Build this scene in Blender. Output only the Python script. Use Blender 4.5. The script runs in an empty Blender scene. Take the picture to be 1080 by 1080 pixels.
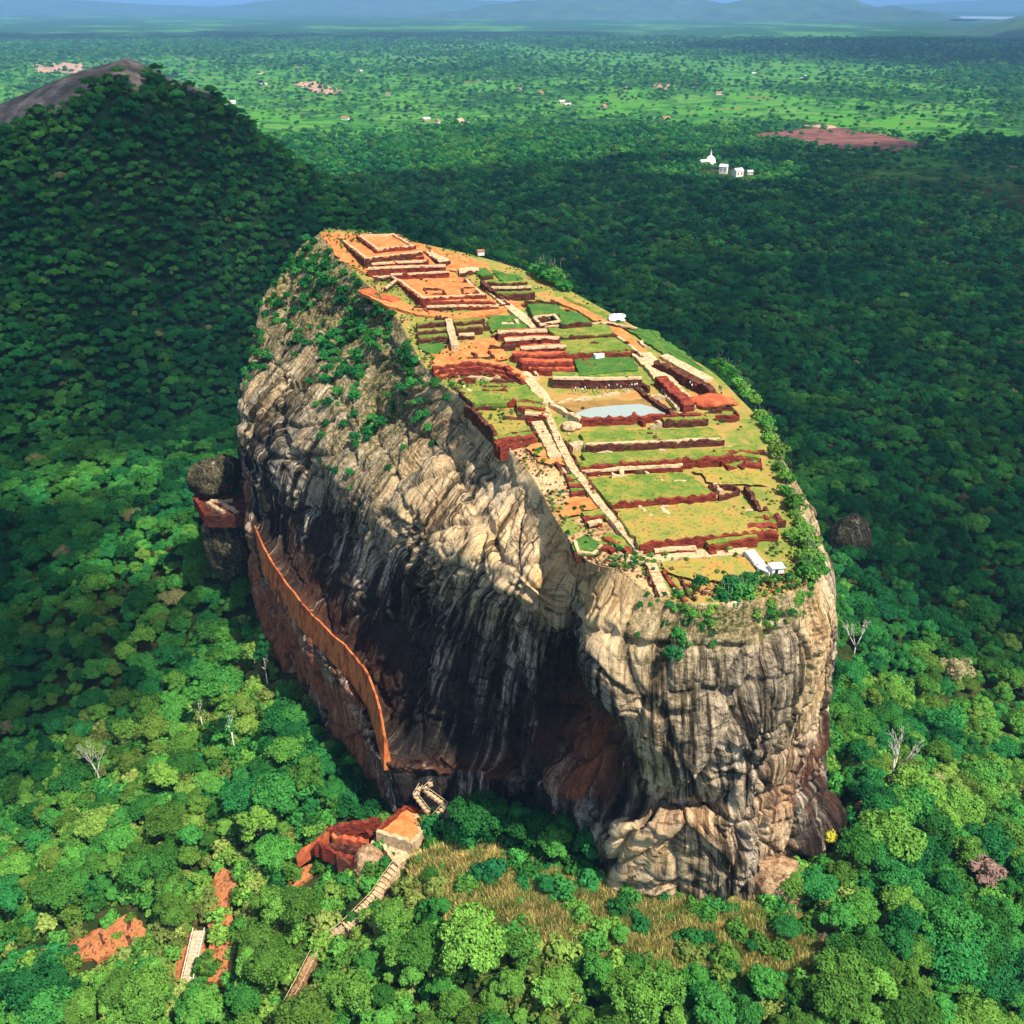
import bpy, bmesh, math, random
import numpy as np
from mathutils import Vector, Matrix

random.seed(7); RNG = np.random.default_rng(11)
R = math.radians
SC = bpy.context.scene
COL = SC.collection

# ------------------------------------------------------------------ camera, sky, sun, exposure
CAM_Z, PITCH, FPX = 270.0, R(27.56), 1037.0
cd = bpy.data.cameras.new('camera'); CAM = bpy.data.objects.new('camera', cd); COL.objects.link(CAM)
CAM.location = (0, 0, CAM_Z); CAM.rotation_euler = (math.pi/2 - PITCH, 0, 0)
cd.sensor_fit = 'HORIZONTAL'; cd.sensor_width = 36.0; cd.lens = 36.0*FPX/1080.0
cd.clip_start = 1.0; cd.clip_end = 120000.0
SC.camera = CAM

SUN = Vector((0.40, -0.34, 0.85)).normalized()
SUN_EL = math.asin(SUN.z); SUN_AZ = math.atan2(SUN.x, SUN.y)
world = bpy.data.worlds.new('World'); SC.world = world; world.use_nodes = True
wn = world.node_tree; bg = wn.nodes['Background']
sky = wn.nodes.new('ShaderNodeTexSky'); sky.sky_type = 'NISHITA'; sky.sun_disc = False
sky.sun_elevation = SUN_EL; sky.sun_rotation = SUN_AZ
wn.links.new(sky.outputs[0], bg.inputs[0]); bg.inputs[1].default_value = 0.12
sl = bpy.data.lights.new('sun', 'SUN'); sl.energy = 5.0; sl.angle = R(0.5); sl.color = (1.0, 0.90, 0.74)
so = bpy.data.objects.new('sun', sl); COL.objects.link(so)
so.rotation_euler = (-SUN).to_track_quat('-Z', 'Y').to_euler()
SC.view_settings.view_transform = 'Standard'; SC.view_settings.look = 'None'
SC.view_settings.exposure = 0.78; SC.view_settings.gamma = 1.0
SC.render.engine = 'CYCLES'
SC.cycles.max_bounces = 5; SC.cycles.diffuse_bounces = 2; SC.cycles.glossy_bounces = 2
SC.cycles.transmission_bounces = 2; SC.cycles.volume_bounces = 0; SC.cycles.transparent_max_bounces = 24
SC.cycles.use_denoising = True; SC.cycles.denoiser = 'OPENIMAGEDENOISE'
SC.cycles.sample_clamp_indirect = 4.0

# ------------------------------------------------------------------ helpers
CP, SP = math.cos(PITCH), math.sin(PITCH)
def ray(px, py):
    a, b = (px-540.0)/FPX, (540.0-py)/FPX
    return np.array((a, CP + b*SP, -SP + b*CP))
def at_y(px, py, y):
    d = ray(px, py); t = y/d[1]; return np.array((0, 0, CAM_Z)) + d*t
def at_z(px, py, z):
    d = ray(px, py); t = (z-CAM_Z)/d[2]; return np.array((0, 0, CAM_Z)) + d*t
def project(p):
    p = np.asarray(p, float); q = p - np.array((0, 0, CAM_Z))
    dep = q[..., 1]*CP - q[..., 2]*SP
    up = q[..., 1]*SP + q[..., 2]*CP
    return 540+FPX*q[..., 0]/dep, 540-FPX*up/dep, dep
def ztop(y): return 161.0 + 24.0*(y-175.0)/235.0

def hsh(ix, iy, iz):
    n = (ix*374761393 + iy*668265263 + iz*2147483647 + 1013904223) & 0xffffffff
    n = ((n ^ (n >> 13))*1274126177) & 0xffffffff
    n = ((n ^ (n >> 16))*2246822519) & 0xffffffff
    return ((n ^ (n >> 15)) & 0xffff)/65535.0
def vnoise(x, y, z):
    x, y, z = np.broadcast_arrays(np.asarray(x, float), np.asarray(y, float), np.asarray(z, float))
    fx, fy, fz = np.floor(x), np.floor(y), np.floor(z)
    ix, iy, iz = fx.astype(np.int64), fy.astype(np.int64), fz.astype(np.int64)
    u, v, w = x-fx, y-fy, z-fz
    u, v, w = u*u*(3-2*u), v*v*(3-2*v), w*w*(3-2*w)
    o = 0
    for a in (0, 1):
        for b in (0, 1):
            for c in (0, 1):
                o = o + hsh(ix+a, iy+b, iz+c)*(u if a else 1-u)*(v if b else 1-v)*(w if c else 1-w)
    return o*2-1
def fbm(x, y, z, octv=4, lac=2.1, g=0.5):
    s, a, t = 0, 1.0, 0
    for i in range(octv):
        s = s + a*vnoise(x+17.3*i, y-9.1*i, z+4.7*i); t += a; a *= g
        x, y, z = x*lac, y*lac, z*lac
    return s/t
def sstep(a, b, x):
    t = np.clip((x-a)/(b-a), 0, 1); return t*t*(3-2*t)

def mesh_from(name, V, F, mat=None, smooth=False, mats=None, fmat=None):
    me = bpy.data.meshes.new(name)
    V = np.asarray(V, np.float32)
    if isinstance(F, np.ndarray):
        nf, k = F.shape
        me.vertices.add(len(V)); me.vertices.foreach_set('co', V.ravel())
        me.loops.add(nf*k); me.loops.foreach_set('vertex_index', F.astype(np.int32).ravel())
        me.polygons.add(nf)
        me.polygons.foreach_set('loop_start', np.arange(0, nf*k, k, dtype=np.int32))
        me.polygons.foreach_set('loop_total', np.full(nf, k, np.int32))
        me.update(calc_edges=True); me.validate()
    else:
        me.from_pydata([tuple(map(float, v)) for v in V], [], [tuple(map(int, f)) for f in F]); me.update()
    for m in (mats or ([mat] if mat else [])): me.materials.append(m)
    if fmat is not None: me.polygons.foreach_set('material_index', np.asarray(fmat, np.int32))
    if smooth: me.polygons.foreach_set('use_smooth', np.ones(len(me.polygons), bool))
    return me
def link(name, me, parent=None, loc=None):
    o = bpy.data.objects.new(name, me); COL.objects.link(o)
    if loc is not None: o.location = loc
    if parent is not None: o.parent = parent
    return o
def tag(o, label=None, cat=None, group=None, kind=None):
    if label: o['label'] = label
    if cat: o['category'] = cat
    if group: o['group'] = group
    if kind: o['kind'] = kind
    elif cat: o['kind'] = 'thing'
    return o
def thing(name, label, cat, loc=(0, 0, 0), group=None):
    return tag(link(name, None, None, tuple(map(float, loc))), label, cat, group)
def part(name, V, F, mat, root, smooth=False):
    """mesh given in world coordinates, parented to a root that has only a location"""
    V = np.asarray(V, float) - np.array(root.location)
    return link(name, mesh_from(name, V, F, mat, smooth), root)
class MB:
    def __init__(s): s.V = []; s.F = []
    def add(s, V, F):
        n = len(s.V); s.V += [tuple(v) for v in V]; s.F += [tuple(i+n for i in f) for f in F]; return s
    def prism(s, poly, z0, z1):
        n = len(poly)
        z1s = z1 if hasattr(z1, '__len__') else [z1]*n
        V = [(p[0], p[1], z0) for p in poly] + [(p[0], p[1], z) for p, z in zip(poly, z1s)]
        F = [tuple(range(n, 2*n)), tuple(reversed(range(n)))] + [(i, (i+1) % n, n+(i+1) % n, n+i) for i in range(n)]
        return s.add(V, F)
    def box(s, c, sx, sy, sz, rz=0.0, z0=None):
        x, y, z = c; ca, sa = math.cos(rz), math.sin(rz)
        poly = [(x+ca*a-sa*b, y+sa*a+ca*b) for a, b in ((-sx/2, -sy/2), (sx/2, -sy/2), (sx/2, sy/2), (-sx/2, sy/2))]
        return s.prism(poly, z, z+sz)
    def bar(s, a, b, r, n=6, r2=None):
        a, b = Vector(a), Vector(b); d = (b-a).normalized(); r2 = r if r2 is None else r2
        u = d.orthogonal().normalized(); w = d.cross(u)
        V = []
        for p, rr in ((a, r), (b, r2)):
            for k in range(n):
                t = 2*math.pi*k/n; V.append(tuple(p + (u*math.cos(t)+w*math.sin(t))*rr))
        F = [(k, (k+1) % n, n+(k+1) % n, n+k) for k in range(n)] + [tuple(reversed(range(n))), tuple(range(n, 2*n))]
        return s.add(V, F)
    def build(s, name, mat, root, smooth=False): return part(name, s.V, s.F, mat, root, smooth)
    def obj(s, name, mat, smooth=False):
        V = np.array(s.V); c = np.array((V[:, 0].mean(), V[:, 1].mean(), V[:, 2].min()))
        return link(name, mesh_from(name, V-c, s.F, mat, smooth), None, c)

def ico(sub):
    bm = bmesh.new(); bmesh.ops.create_icosphere(bm, subdivisions=sub, radius=1.0)
    V = np.array([v.co[:] for v in bm.verts]); F = np.array([[v.index for v in f.verts] for f in bm.faces]); bm.free(); return V, F

# ------------------------------------------------------------------ materials
def new_mat(name):
    m = bpy.data.materials.new(name); m.use_nodes = True
    return m, m.node_tree.nodes, m.node_tree.links, m.node_tree.nodes['Principled BSDF']
def N(nodes, t, **kw):
    n = nodes.new('ShaderNode'+t)
    for k, v in kw.items(): setattr(n, k, v)
    return n
def setramp(r, stops):
    e = r.color_ramp.elements
    while len(e) > 1: e.remove(e[-1])
    e[0].position = stops[0][0]; e[0].color = (*stops[0][1], 1)
    for p, c in stops[1:]:
        q = e.new(p); q.color = (*c, 1)
def noise_mat(name, stops, scale=0.3, detail=6, rough=0.95, bump=0.0, bscale=2.0, stretch=(1, 1, 1), extra=None, dist=0.0, speck=None):
    m, ns, ln, pb = new_mat(name)
    geo = N(ns, 'NewGeometry'); mp = N(ns, 'Mapping'); mp.inputs['Scale'].default_value = stretch
    ln.new(geo.outputs['Position'], mp.inputs[0])
    nz = N(ns, 'TexNoise'); nz.inputs['Scale'].default_value = scale; nz.inputs['Detail'].default_value = detail
    nz.inputs['Roughness'].default_value = 0.65; nz.inputs['Distortion'].default_value = dist
    ln.new(mp.outputs[0], nz.inputs['Vector'])
    rp = N(ns, 'ValToRGB'); setramp(rp, stops); ln.new(nz.outputs[0], rp.inputs[0])
    last = rp.outputs[0]
    if speck:
        n2 = N(ns, 'TexNoise'); n2.inputs['Scale'].default_value = speck[0]; n2.inputs['Detail'].default_value = 3
        ln.new(geo.outputs['Position'], n2.inputs['Vector'])
        r2 = N(ns, 'ValToRGB'); setramp(r2, [(speck[1], (0, 0, 0)), (speck[1]+0.08, (1, 1, 1))]); ln.new(n2.outputs[0], r2.inputs[0])
        mx = N(ns, 'MixRGB'); ln.new(r2.outputs[0], mx.inputs[0]); ln.new(last, mx.inputs[1]); mx.inputs[2].default_value = (*speck[2], 1)
        last = mx.outputs[0]
    ln.new(last, pb.inputs['Base Color'])
    pb.inputs['Roughness'].default_value = rough; pb.inputs['Specular IOR Level'].default_value = 0.2
    if bump:
        n3 = N(ns, 'TexNoise'); n3.inputs['Scale'].default_value = bscale; n3.inputs['Detail'].default_value = 5
        ln.new(mp.outputs[0], n3.inputs['Vector'])
        b = N(ns, 'Bump'); b.inputs['Strength'].default_value = 1.0; b.inputs['Distance'].default_value = bump
        ln.new(n3.outputs[0], b.inputs['Height']); ln.new(b.outputs[0], pb.inputs['Normal'])
    return m

M = {}
M['lawn'] = noise_mat('grass_lawn', [(0.28, (.28, .17, .04)), (0.40, (.25, .22, .04)), (0.50, (.15, .20, .03)), (0.60, (.08, .16, .018)), (0.72, (.27, .21, .05))], 0.22, 8, bump=.15, bscale=1.5, speck=(1.1, .57, (.07, .10, .02)))
M['lawn_green'] = noise_mat('grass_green', [(0.30, (.16, .16, .03)), (0.45, (.06, .15, .022)), (0.60, (.035, .12, .018)), (0.75, (.14, .18, .04))], 0.25, 8, bump=.15, bscale=1.5, speck=(1.1, .57, (.03, .07, .015)))
M['lawn_dry'] = noise_mat('grass_dry', [(0.28, (.38, .18, .05)), (0.42, (.33, .23, .05)), (0.55, (.24, .23, .045)), (0.68, (.12, .18, .03)), (0.8, (.42, .26, .09))], 0.2, 8, bump=.12, bscale=1.5, speck=(1.1, .57, (.14, .11, .03)))
M['earth'] = noise_mat('orange_earth', [(0.30, (.34, .085, .025)), (0.48, (.50, .17, .05)), (0.62, (.56, .24, .08)), (0.76, (.45, .12, .04))], 0.35, 8, bump=.1, bscale=2)
M['earth_red'] = noise_mat('red_earth', [(0.30, (.24, .045, .02)), (0.5, (.42, .09, .035)), (0.68, (.52, .17, .06)), (0.8, (.30, .05, .025))], 0.4, 8, bump=.15, bscale=2)
M['pale'] = noise_mat('pale_stone', [(0.32, (.22, .13, .07)), (0.44, (.42, .28, .15)), (0.55, (.58, .44, .27)), (0.68, (.34, .20, .10))], 0.8, 7, bump=.08, bscale=3)
M['white'] = noise_mat('whitewash', [(0.35, (.72, .68, .60)), (0.6, (.82, .80, .75))], 1.5, 5)
M['silt'] = noise_mat('pool_silt', [(0.35, (.20, .11, .03)), (0.6, (.30, .18, .055))], 0.2, 5)
M['roof'] = noise_mat('roof_tile', [(0.35, (.30, .10, .05)), (0.65, (.42, .20, .12))], 0.8, 4)
M['timber'] = noise_mat('weathered_timber', [(0.35, (.34, .26, .17)), (0.65, (.58, .48, .34))], 1.5, 5, stretch=(1, 1, .2))
M['dark_window'] = noise_mat('dark_opening', [(0.4, (.02, .02, .02)), (0.6, (.04, .035, .03))], 1.0, 2)

def brick_mat(name, a, b, c):
    m, ns, ln, pb = new_mat(name)
    geo = N(ns, 'NewGeometry')
    mp = N(ns, 'Mapping'); mp.inputs['Scale'].default_value = (0.35, 0.35, 0.9); ln.new(geo.outputs['Position'], mp.inputs[0])
    nz = N(ns, 'TexNoise'); nz.inputs['Scale'].default_value = 1.6; nz.inputs['Detail'].default_value = 8; nz.inputs['Roughness'].default_value = .7
    ln.new(mp.outputs[0], nz.inputs['Vector'])
    rp = N(ns, 'ValToRGB'); setramp(rp, [(0.30, a), (0.46, b), (0.58, c), (0.70, b), (0.80, (.40, .26, .14))]); ln.new(nz.outputs[0], rp.inputs[0])
    wv = N(ns, 'TexWave'); wv.bands_direction = 'Z'; wv.inputs['Scale'].default_value = 0.9; wv.inputs['Distortion'].default_value = 5.0; wv.inputs['Detail'].default_value = 3
    ln.new(geo.outputs['Position'], wv.inputs[0])
    mx = N(ns, 'MixRGB', blend_type='MULTIPLY'); mx.inputs[0].default_value = .30
    ln.new(rp.outputs[0], mx.inputs[1]); ln.new(wv.outputs[0], mx.inputs[2])
    # moss and pale dust on tops
    ln.new(mx.outputs[0], pb.inputs['Base Color']); pb.inputs['Roughness'].default_value = .95; pb.inputs['Specular IOR Level'].default_value = .15
    bp = N(ns, 'Bump'); bp.inputs['Distance'].default_value = .12; ln.new(wv.outputs[0], bp.inputs['Height']); ln.new(bp.outputs[0], pb.inputs['Normal'])
    return m
M['brick'] = brick_mat('red_brick', (.035, .012, .010), (.17, .028, .018), (.30, .060, .032))
M['brick_dark'] = brick_mat('dark_brick', (.022, .012, .010), (.075, .026, .018), (.17, .055, .032))

def leaf_mat(name, stops, trans=.16):
    m, ns, ln, pb = new_mat(name)
    ns.remove(pb); out = ns['Material Output']
    oi = N(ns, 'ObjectInfo'); at = N(ns, 'Attribute'); at.attribute_type = 'INSTANCER'; at.attribute_name = 'tint'
    lf = N(ns, 'Attribute'); lf.attribute_type = 'GEOMETRY'; lf.attribute_name = 'leaf'
    rp = N(ns, 'ValToRGB'); setramp(rp, stops); ln.new(at.outputs['Fac'], rp.inputs[0])
    hv = N(ns, 'HueSaturation')
    mr = N(ns, 'MapRange'); mr.inputs[3].default_value = .55; mr.inputs[4].default_value = 1.45; ln.new(oi.outputs['Random'], mr.inputs[0])
    mr2 = N(ns, 'MapRange'); mr2.inputs[3].default_value = .60; mr2.inputs[4].default_value = 1.40; ln.new(lf.outputs['Fac'], mr2.inputs[0])
    mu = N(ns, 'Math', operation='MULTIPLY'); ln.new(mr.outputs[0], mu.inputs[0]); ln.new(mr2.outputs[0], mu.inputs[1])
    ln.new(mu.outputs[0], hv.inputs['Value']); ln.new(rp.outputs[0], hv.inputs['Color'])
    df = N(ns, 'BsdfDiffuse'); tr = N(ns, 'BsdfTranslucent'); mx = N(ns, 'MixShader'); mx.inputs[0].default_value = trans
    ln.new(hv.outputs[0], df.inputs[0]); ln.new(hv.outputs[0], tr.inputs[0])
    ln.new(df.outputs[0], mx.inputs[1]); ln.new(tr.outputs[0], mx.inputs[2]); ln.new(mx.outputs[0], out.inputs[0])
    return m
M['leaf'] = leaf_mat('forest_leaves', [(0.0, (.010, .082, .030)), (.30, (.022, .145, .036)), (.55, (.055, .215, .036)), (.78, (.13, .26, .040)), (.90, (.22, .24, .07)), (1.0, (.30, .24, .15))])
M['leaf_yellow'] = leaf_mat('yellow_flowers', [(0, (.30, .30, .03)), (1, (.36, .32, .03))])
M['leaf_pink'] = leaf_mat('pale_pink_blossom', [(0, (.40, .26, .20)), (1, (.46, .30, .25))])
M['grass_tuft'] = leaf_mat('dry_grass', [(0, (.52, .42, .15)), (.35, (.72, .56, .24)), (.6, (.36, .40, .10)), (.8, (.14, .28, .05)), (1, (.08, .20, .03))], .3)
M['bark'] = noise_mat('bark', [(0.35, (.16, .13, .10)), (0.65, (.36, .31, .25))], 1.2, 5)
M['bark_pale'] = noise_mat('pale_bark', [(0.35, (.34, .30, .26)), (0.65, (.62, .58, .52))], 1.2, 5)

# rock: streaks run down each face in the mesh's own surface coordinates (u round the rock, v down it, in metres)
def rock_mat(name, uv=True, const=None):
    m, ns, ln, pb = new_mat(name)
    if uv:
        src = N(ns, 'UVMap').outputs[0]
    else:
        tc_ = N(ns, 'TexCoord'); sx = N(ns, 'SeparateXYZ'); ln.new(tc_.outputs['Object'], sx.inputs[0]); cb_ = N(ns, 'CombineXYZ')
        ad = N(ns, 'Math', operation='MULTIPLY_ADD'); ln.new(sx.outputs[1], ad.inputs[0]); ad.inputs[1].default_value = .7; ln.new(sx.outputs[0], ad.inputs[2])
        ln.new(ad.outputs[0], cb_.inputs[0]); ln.new(sx.outputs[2], cb_.inputs[1]); ln.new(sx.outputs[1], cb_.inputs[2]); src = cb_.outputs[0]
    geo = N(ns, 'NewGeometry')
    def nz(vec, scale, detail=6, rough=.6, dist=0):
        n = N(ns, 'TexNoise'); n.inputs['Scale'].default_value = scale; n.inputs['Detail'].default_value = detail
        n.inputs['Roughness'].default_value = rough; n.inputs['Distortion'].default_value = dist; ln.new(vec, n.inputs['Vector']); return n.outputs[0]
    def mapd(sc, loc=(0, 0, 0)):
        mp = N(ns, 'Mapping'); mp.inputs['Scale'].default_value = sc; mp.inputs['Location'].default_value = loc; ln.new(src, mp.inputs[0]); return mp.outputs[0]
    def attr(n):
        if const is not None:
            q = N(ns, 'Value'); q.outputs[0].default_value = const.get(n, 0.0); return q.outputs[0]
        a = N(ns, 'Attribute'); a.attribute_name = n; return a.outputs['Fac']
    def mth(op, a, b=None, clamp=False):
        n = N(ns, 'Math', operation=op, use_clamp=clamp)
        for i, q in enumerate((a, b)):
            if q is None: continue
            if isinstance(q, (int, float)): n.inputs[i].default_value = q
            else: ln.new(q, n.inputs[i])
        return n.outputs[0]
    def mix(f, a, b, blend='MIX'):
        n = N(ns, 'MixRGB', blend_type=blend)
        for i, q in enumerate((f, a, b)):
            if isinstance(q, tuple): n.inputs[i].default_value = (*q, 1)
            elif isinstance(q, (int, float)): n.inputs[i].default_value = q
            else: ln.new(q, n.inputs[i])
        return n.outputs[0]
    def ramp(f, stops):
        r = N(ns, 'ValToRGB'); setramp(r, stops); ln.new(f, r.inputs[0]); return r.outputs[0]
    streak = nz(mapd((.26, .020, .3)), 1.0, 8, .66, .12)
    streak2 = nz(mapd((.85, .05, 1.0), (9, 3, 0)), 1.0, 6, .65, .1)
    patch = nz(mapd((.05, .05, .05), (4, 7, 0)), 1.0, 6, .6, .4)
    crack = nz(mapd((.022, .075, .2), (1, 2, 0)), 1.0, 7, .62, .8)
    fine = nz(geo.outputs['Position'], 1.1, 6, .7)
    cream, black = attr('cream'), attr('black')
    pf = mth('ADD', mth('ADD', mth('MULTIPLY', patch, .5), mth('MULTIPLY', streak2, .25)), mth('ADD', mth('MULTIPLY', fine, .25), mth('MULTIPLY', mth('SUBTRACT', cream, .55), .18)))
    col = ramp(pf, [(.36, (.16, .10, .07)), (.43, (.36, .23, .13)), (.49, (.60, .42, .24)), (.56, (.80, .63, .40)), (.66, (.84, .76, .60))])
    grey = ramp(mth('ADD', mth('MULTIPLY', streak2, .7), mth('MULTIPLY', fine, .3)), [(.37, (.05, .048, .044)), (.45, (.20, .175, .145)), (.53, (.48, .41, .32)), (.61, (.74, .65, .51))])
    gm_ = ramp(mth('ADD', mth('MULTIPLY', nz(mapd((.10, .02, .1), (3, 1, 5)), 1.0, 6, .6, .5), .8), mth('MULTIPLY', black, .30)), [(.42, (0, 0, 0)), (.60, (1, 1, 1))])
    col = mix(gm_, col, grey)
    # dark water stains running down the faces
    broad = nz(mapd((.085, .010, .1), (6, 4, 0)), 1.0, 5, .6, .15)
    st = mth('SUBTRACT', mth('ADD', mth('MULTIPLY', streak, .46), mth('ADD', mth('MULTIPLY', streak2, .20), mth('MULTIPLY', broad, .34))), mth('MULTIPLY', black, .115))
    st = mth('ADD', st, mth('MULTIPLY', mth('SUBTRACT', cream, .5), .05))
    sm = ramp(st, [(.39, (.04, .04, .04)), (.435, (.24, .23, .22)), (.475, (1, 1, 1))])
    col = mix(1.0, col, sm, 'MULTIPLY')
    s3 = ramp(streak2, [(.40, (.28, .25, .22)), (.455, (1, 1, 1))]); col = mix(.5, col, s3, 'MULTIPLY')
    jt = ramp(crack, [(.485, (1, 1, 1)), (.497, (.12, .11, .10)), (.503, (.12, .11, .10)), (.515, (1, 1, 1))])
    col = mix(.8, col, jt, 'MULTIPLY')
    # short cross joints where the streaked slabs break
    xj = nz(mapd((.16, 1.0, .3), (5, 9, 0)), 1.0, 5, .6, .2)
    xm = ramp(nz(mapd((.07, .05, .1), (2, 8, 0)), 1.0, 4, .6, .3), [(.40, (0, 0, 0)), (.56, (1, 1, 1))])
    col = mix(mth('MULTIPLY', xm, mth('SUBTRACT', .95, mth('MULTIPLY', mth('POWER', cream, 6.0), .8))), col, ramp(xj, [(.385, (.10, .09, .08)), (.425, (1, 1, 1))]), 'MULTIPLY')
    # warm ochre tint growing with the cream value
    wmx = mth('MULTIPLY', mth('POWER', cream, 3.0), .75)
    col = mix(wmx, col, (1.0, .80, .52), 'MULTIPLY')
    red = ramp(mth('ADD', mth('MULTIPLY', streak2, .6), mth('MULTIPLY', fine, .4)), [(.35, (.12, .035, .02)), (.5, (.36, .10, .04)), (.65, (.52, .22, .10))])
    rmk = ramp(nz(mapd((.05, .03, .05), (8, 2, 0)), 1.0, 5, .6, .5), [(.37, (0, 0, 0)), (.47, (1, 1, 1))])
    col = mix(mth('MULTIPLY', mth('MULTIPLY', attr('red'), 1.25, True), rmk), col, red)
    col = mix(mth('MULTIPLY', attr('joint'), .75, True), col, (.05, .045, .04))
    veg = ramp(fine, [(.38, (.02, .05, .012)), (.47, (.08, .10, .03)), (.54, (.26, .20, .08)), (.64, (.50, .36, .20))])
    vm = mth('MULTIPLY', attr('veg'), ramp(nz(geo.outputs['Position'], .22, 6, .7), [(.36, (0, 0, 0)), (.50, (1, 1, 1))]))
    col = mix(vm, col, veg)
    ln.new(col, pb.inputs['Base Color']); pb.inputs['Roughness'].default_value = .9; pb.inputs['Specular IOR Level'].default_value = .25
    h = mth('ADD', mth('MULTIPLY', streak, 1.3), mth('ADD', mth('MULTIPLY', fine, 1.0), mth('MULTIPLY', streak2, .8)))
    b = N(ns, 'Bump'); b.inputs['Distance'].default_value = 1.3; b.inputs['Strength'].default_value = .9
    ln.new(h, b.inputs['Height']); ln.new(b.outputs[0], pb.inputs['Normal'])
    return m
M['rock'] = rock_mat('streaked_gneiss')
M['boulder'] = rock_mat('grey_boulder', False, dict(cream=.15, black=.95, veg=.30))
M['boulder_tan'] = rock_mat('tan_boulder', False, dict(cream=.95, black=.15, red=.35, veg=.15))
M['summit'] = noise_mat('summit_ground', [(0.26, (.38, .14, .045)), (0.40, (.36, .22, .07)), (0.50, (.25, .22, .05)), (0.60, (.12, .19, .03)), (0.72, (.34, .20, .07)), (.8, (.5, .38, .22))], 0.12, 9, bump=.2, bscale=1.2)
M['bare_hill'] = noise_mat('bare_hill_rock', [(0.30, (.035, .032, .035)), (0.48, (.085, .075, .07)), (0.62, (.15, .125, .11)), (0.76, (.28, .23, .20))], 0.05, 8, bump=1.5, bscale=.1)

# ------------------------------------------------------------------ terrain
AX0, AX1 = np.array((43., 180.)), np.array((-43., 405.))
def axis_t(x, y):
    d = AX1-AX0; return np.clip(((x-AX0[0])*d[0] + (y-AX0[1])*d[1])/(d@d), 0, 1)
def rock_dist(x, y):
    t = axis_t(x, y); return np.hypot(x-(AX0[0]+t*(AX1-AX0)[0]), y-(AX0[1]+t*(AX1-AX0)[1]))
def ground_z(x, y):
    x, y = np.asarray(x, float), np.asarray(y, float)
    d = np.maximum(rock_dist(x, y)-45, 0)
    z = 72*np.exp(-(d/125.)**1.35)
    z = z + 2.5*fbm(x/60, y/60, 0.3, 3)*np.exp(-d/400.)
    r = np.hypot(x, y)
    z = z + sstep(1500, 5000, r)*(10*fbm(x/900, y/900, 2.2, 3))
    return z
HX = np.array([-1500, -1000, -760, -620, -482, -420, -350, -300, -253, -192, -126, -60, 40, 160, 300])
HZ = np.array([30, 92, 138, 162, 182, 206, 226, 192, 150, 114, 80, 48, 14, -6, -14.])
def hill_z(x, y):
    x, y = np.asarray(x, float), np.asarray(y, float)
    p = np.interp(x + 25*fbm(x/90, y/90, 5.5, 3), HX, HZ)
    g = np.where(y < 1000, np.exp(-np.abs((y-1000)/255.)**1.9), np.exp(-np.abs((y-1000)/200.)**1.6))
    return p*g - 12*(1-g) - 3 + 5*fbm(x/70, y/70, 1.2, 4)*g
def land_z(x, y): return np.maximum(ground_z(x, y), hill_z(x, y))
def wood(x, y):
    """how wooded the country is: 1 closed forest, 0 open fields"""
    r = np.hypot(x, y); a = np.arctan2(x, y)
    n = fbm(x/520, y/750, 3.3, 4)*1.6
    far = sstep(1750, 2500, r + 350*n + 700*np.clip(a*1.9, -.2, 1.0))
    openness = np.clip(.70 + n*1.0 - 0.9*sstep(.30, .50, a)*sstep(1500, 3200, r) - .45*sstep(5500, 9000, r), 0, 1)
    return 1 - far*openness

# ground sheet
rr = np.concatenate(([0.0], np.geomspace(40, 60000, 330)))
na = 420
aa = np.linspace(0, 2*math.pi, na, endpoint=False)
# finer angular steps in front of the camera
aa = aa - 0.55*np.sin(aa)
XX, YY = rr[:, None]*np.sin(aa)[None], rr[:, None]*np.cos(aa)[None]
ZZ = ground_z(XX, YY)
V = np.stack((XX, YY, ZZ), -1).reshape(-1, 3)
i = np.arange(len(rr)-1)[:, None]*na; j = np.arange(na)[None]; j2 = (j+1) % na
F = np.stack((i+j, i+na+j, i+na+j2, i+j2), -1).reshape(-1, 4)[:, ::-1]
gm, ns, ln, pb = new_mat('forest_floor_and_fields')
geo = N(ns, 'NewGeometry'); wa = N(ns, 'Attribute'); wa.attribute_name = 'wood'; ga = N(ns, 'Attribute'); ga.attribute_name = 'dry'
def _nz(scale, det=6):
    n = N(ns, 'TexNoise'); n.inputs['Scale'].default_value = scale; n.inputs['Detail'].default_value = det; n.inputs['Roughness'].default_value = .65
    ln.new(geo.outputs['Position'], n.inputs['Vector']); return n.outputs[0]
def _rp(f, st):
    r = N(ns, 'ValToRGB'); setramp(r, st); ln.new(f, r.inputs[0]); return r.outputs[0]
def _mx(f, a, b):
    n = N(ns, 'MixRGB'); ln.new(f, n.inputs[0]); ln.new(a, n.inputs[1]); ln.new(b, n.inputs[2]); return n.outputs[0]
floor_c = _rp(_nz(.12), [(.3, (.010, .022, .008)), (.48, (.025, .045, .012)), (.60, (.06, .055, .02)), (.72, (.16, .075, .035))])
dry_c = _rp(_nz(.25, 8), [(.3, (.05, .09, .02)), (.45, (.20, .18, .06)), (.58, (.33, .25, .11)), (.72, (.18, .12, .05))])
field_c = _rp(_nz(.0045, 9), [(.30, (.26, .17, .07)), (.38, (.08, .18, .035)), (.46, (.07, .24, .03)), (.53, (.025, .10, .025)), (.60, (.10, .25, .045)), (.68, (.05, .15, .03)), (.78, (.20, .22, .07))])
wood_c = _rp(_nz(.02, 7), [(.35, (.012, .045, .018)), (.55, (.025, .09, .028)), (.7, (.05, .13, .035))])
wn2 = N(ns, 'Math', operation='ADD'); ln.new(wa.outputs['Fac'], wn2.inputs[0])
mm = N(ns, 'Math', operation='MULTIPLY_ADD'); ln.new(_nz(.012, 8), mm.inputs[0]); mm.inputs[1].default_value = 2.0; mm.inputs[2].default_value = -1.0
ln.new(mm.outputs[0], wn2.inputs[1])
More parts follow.
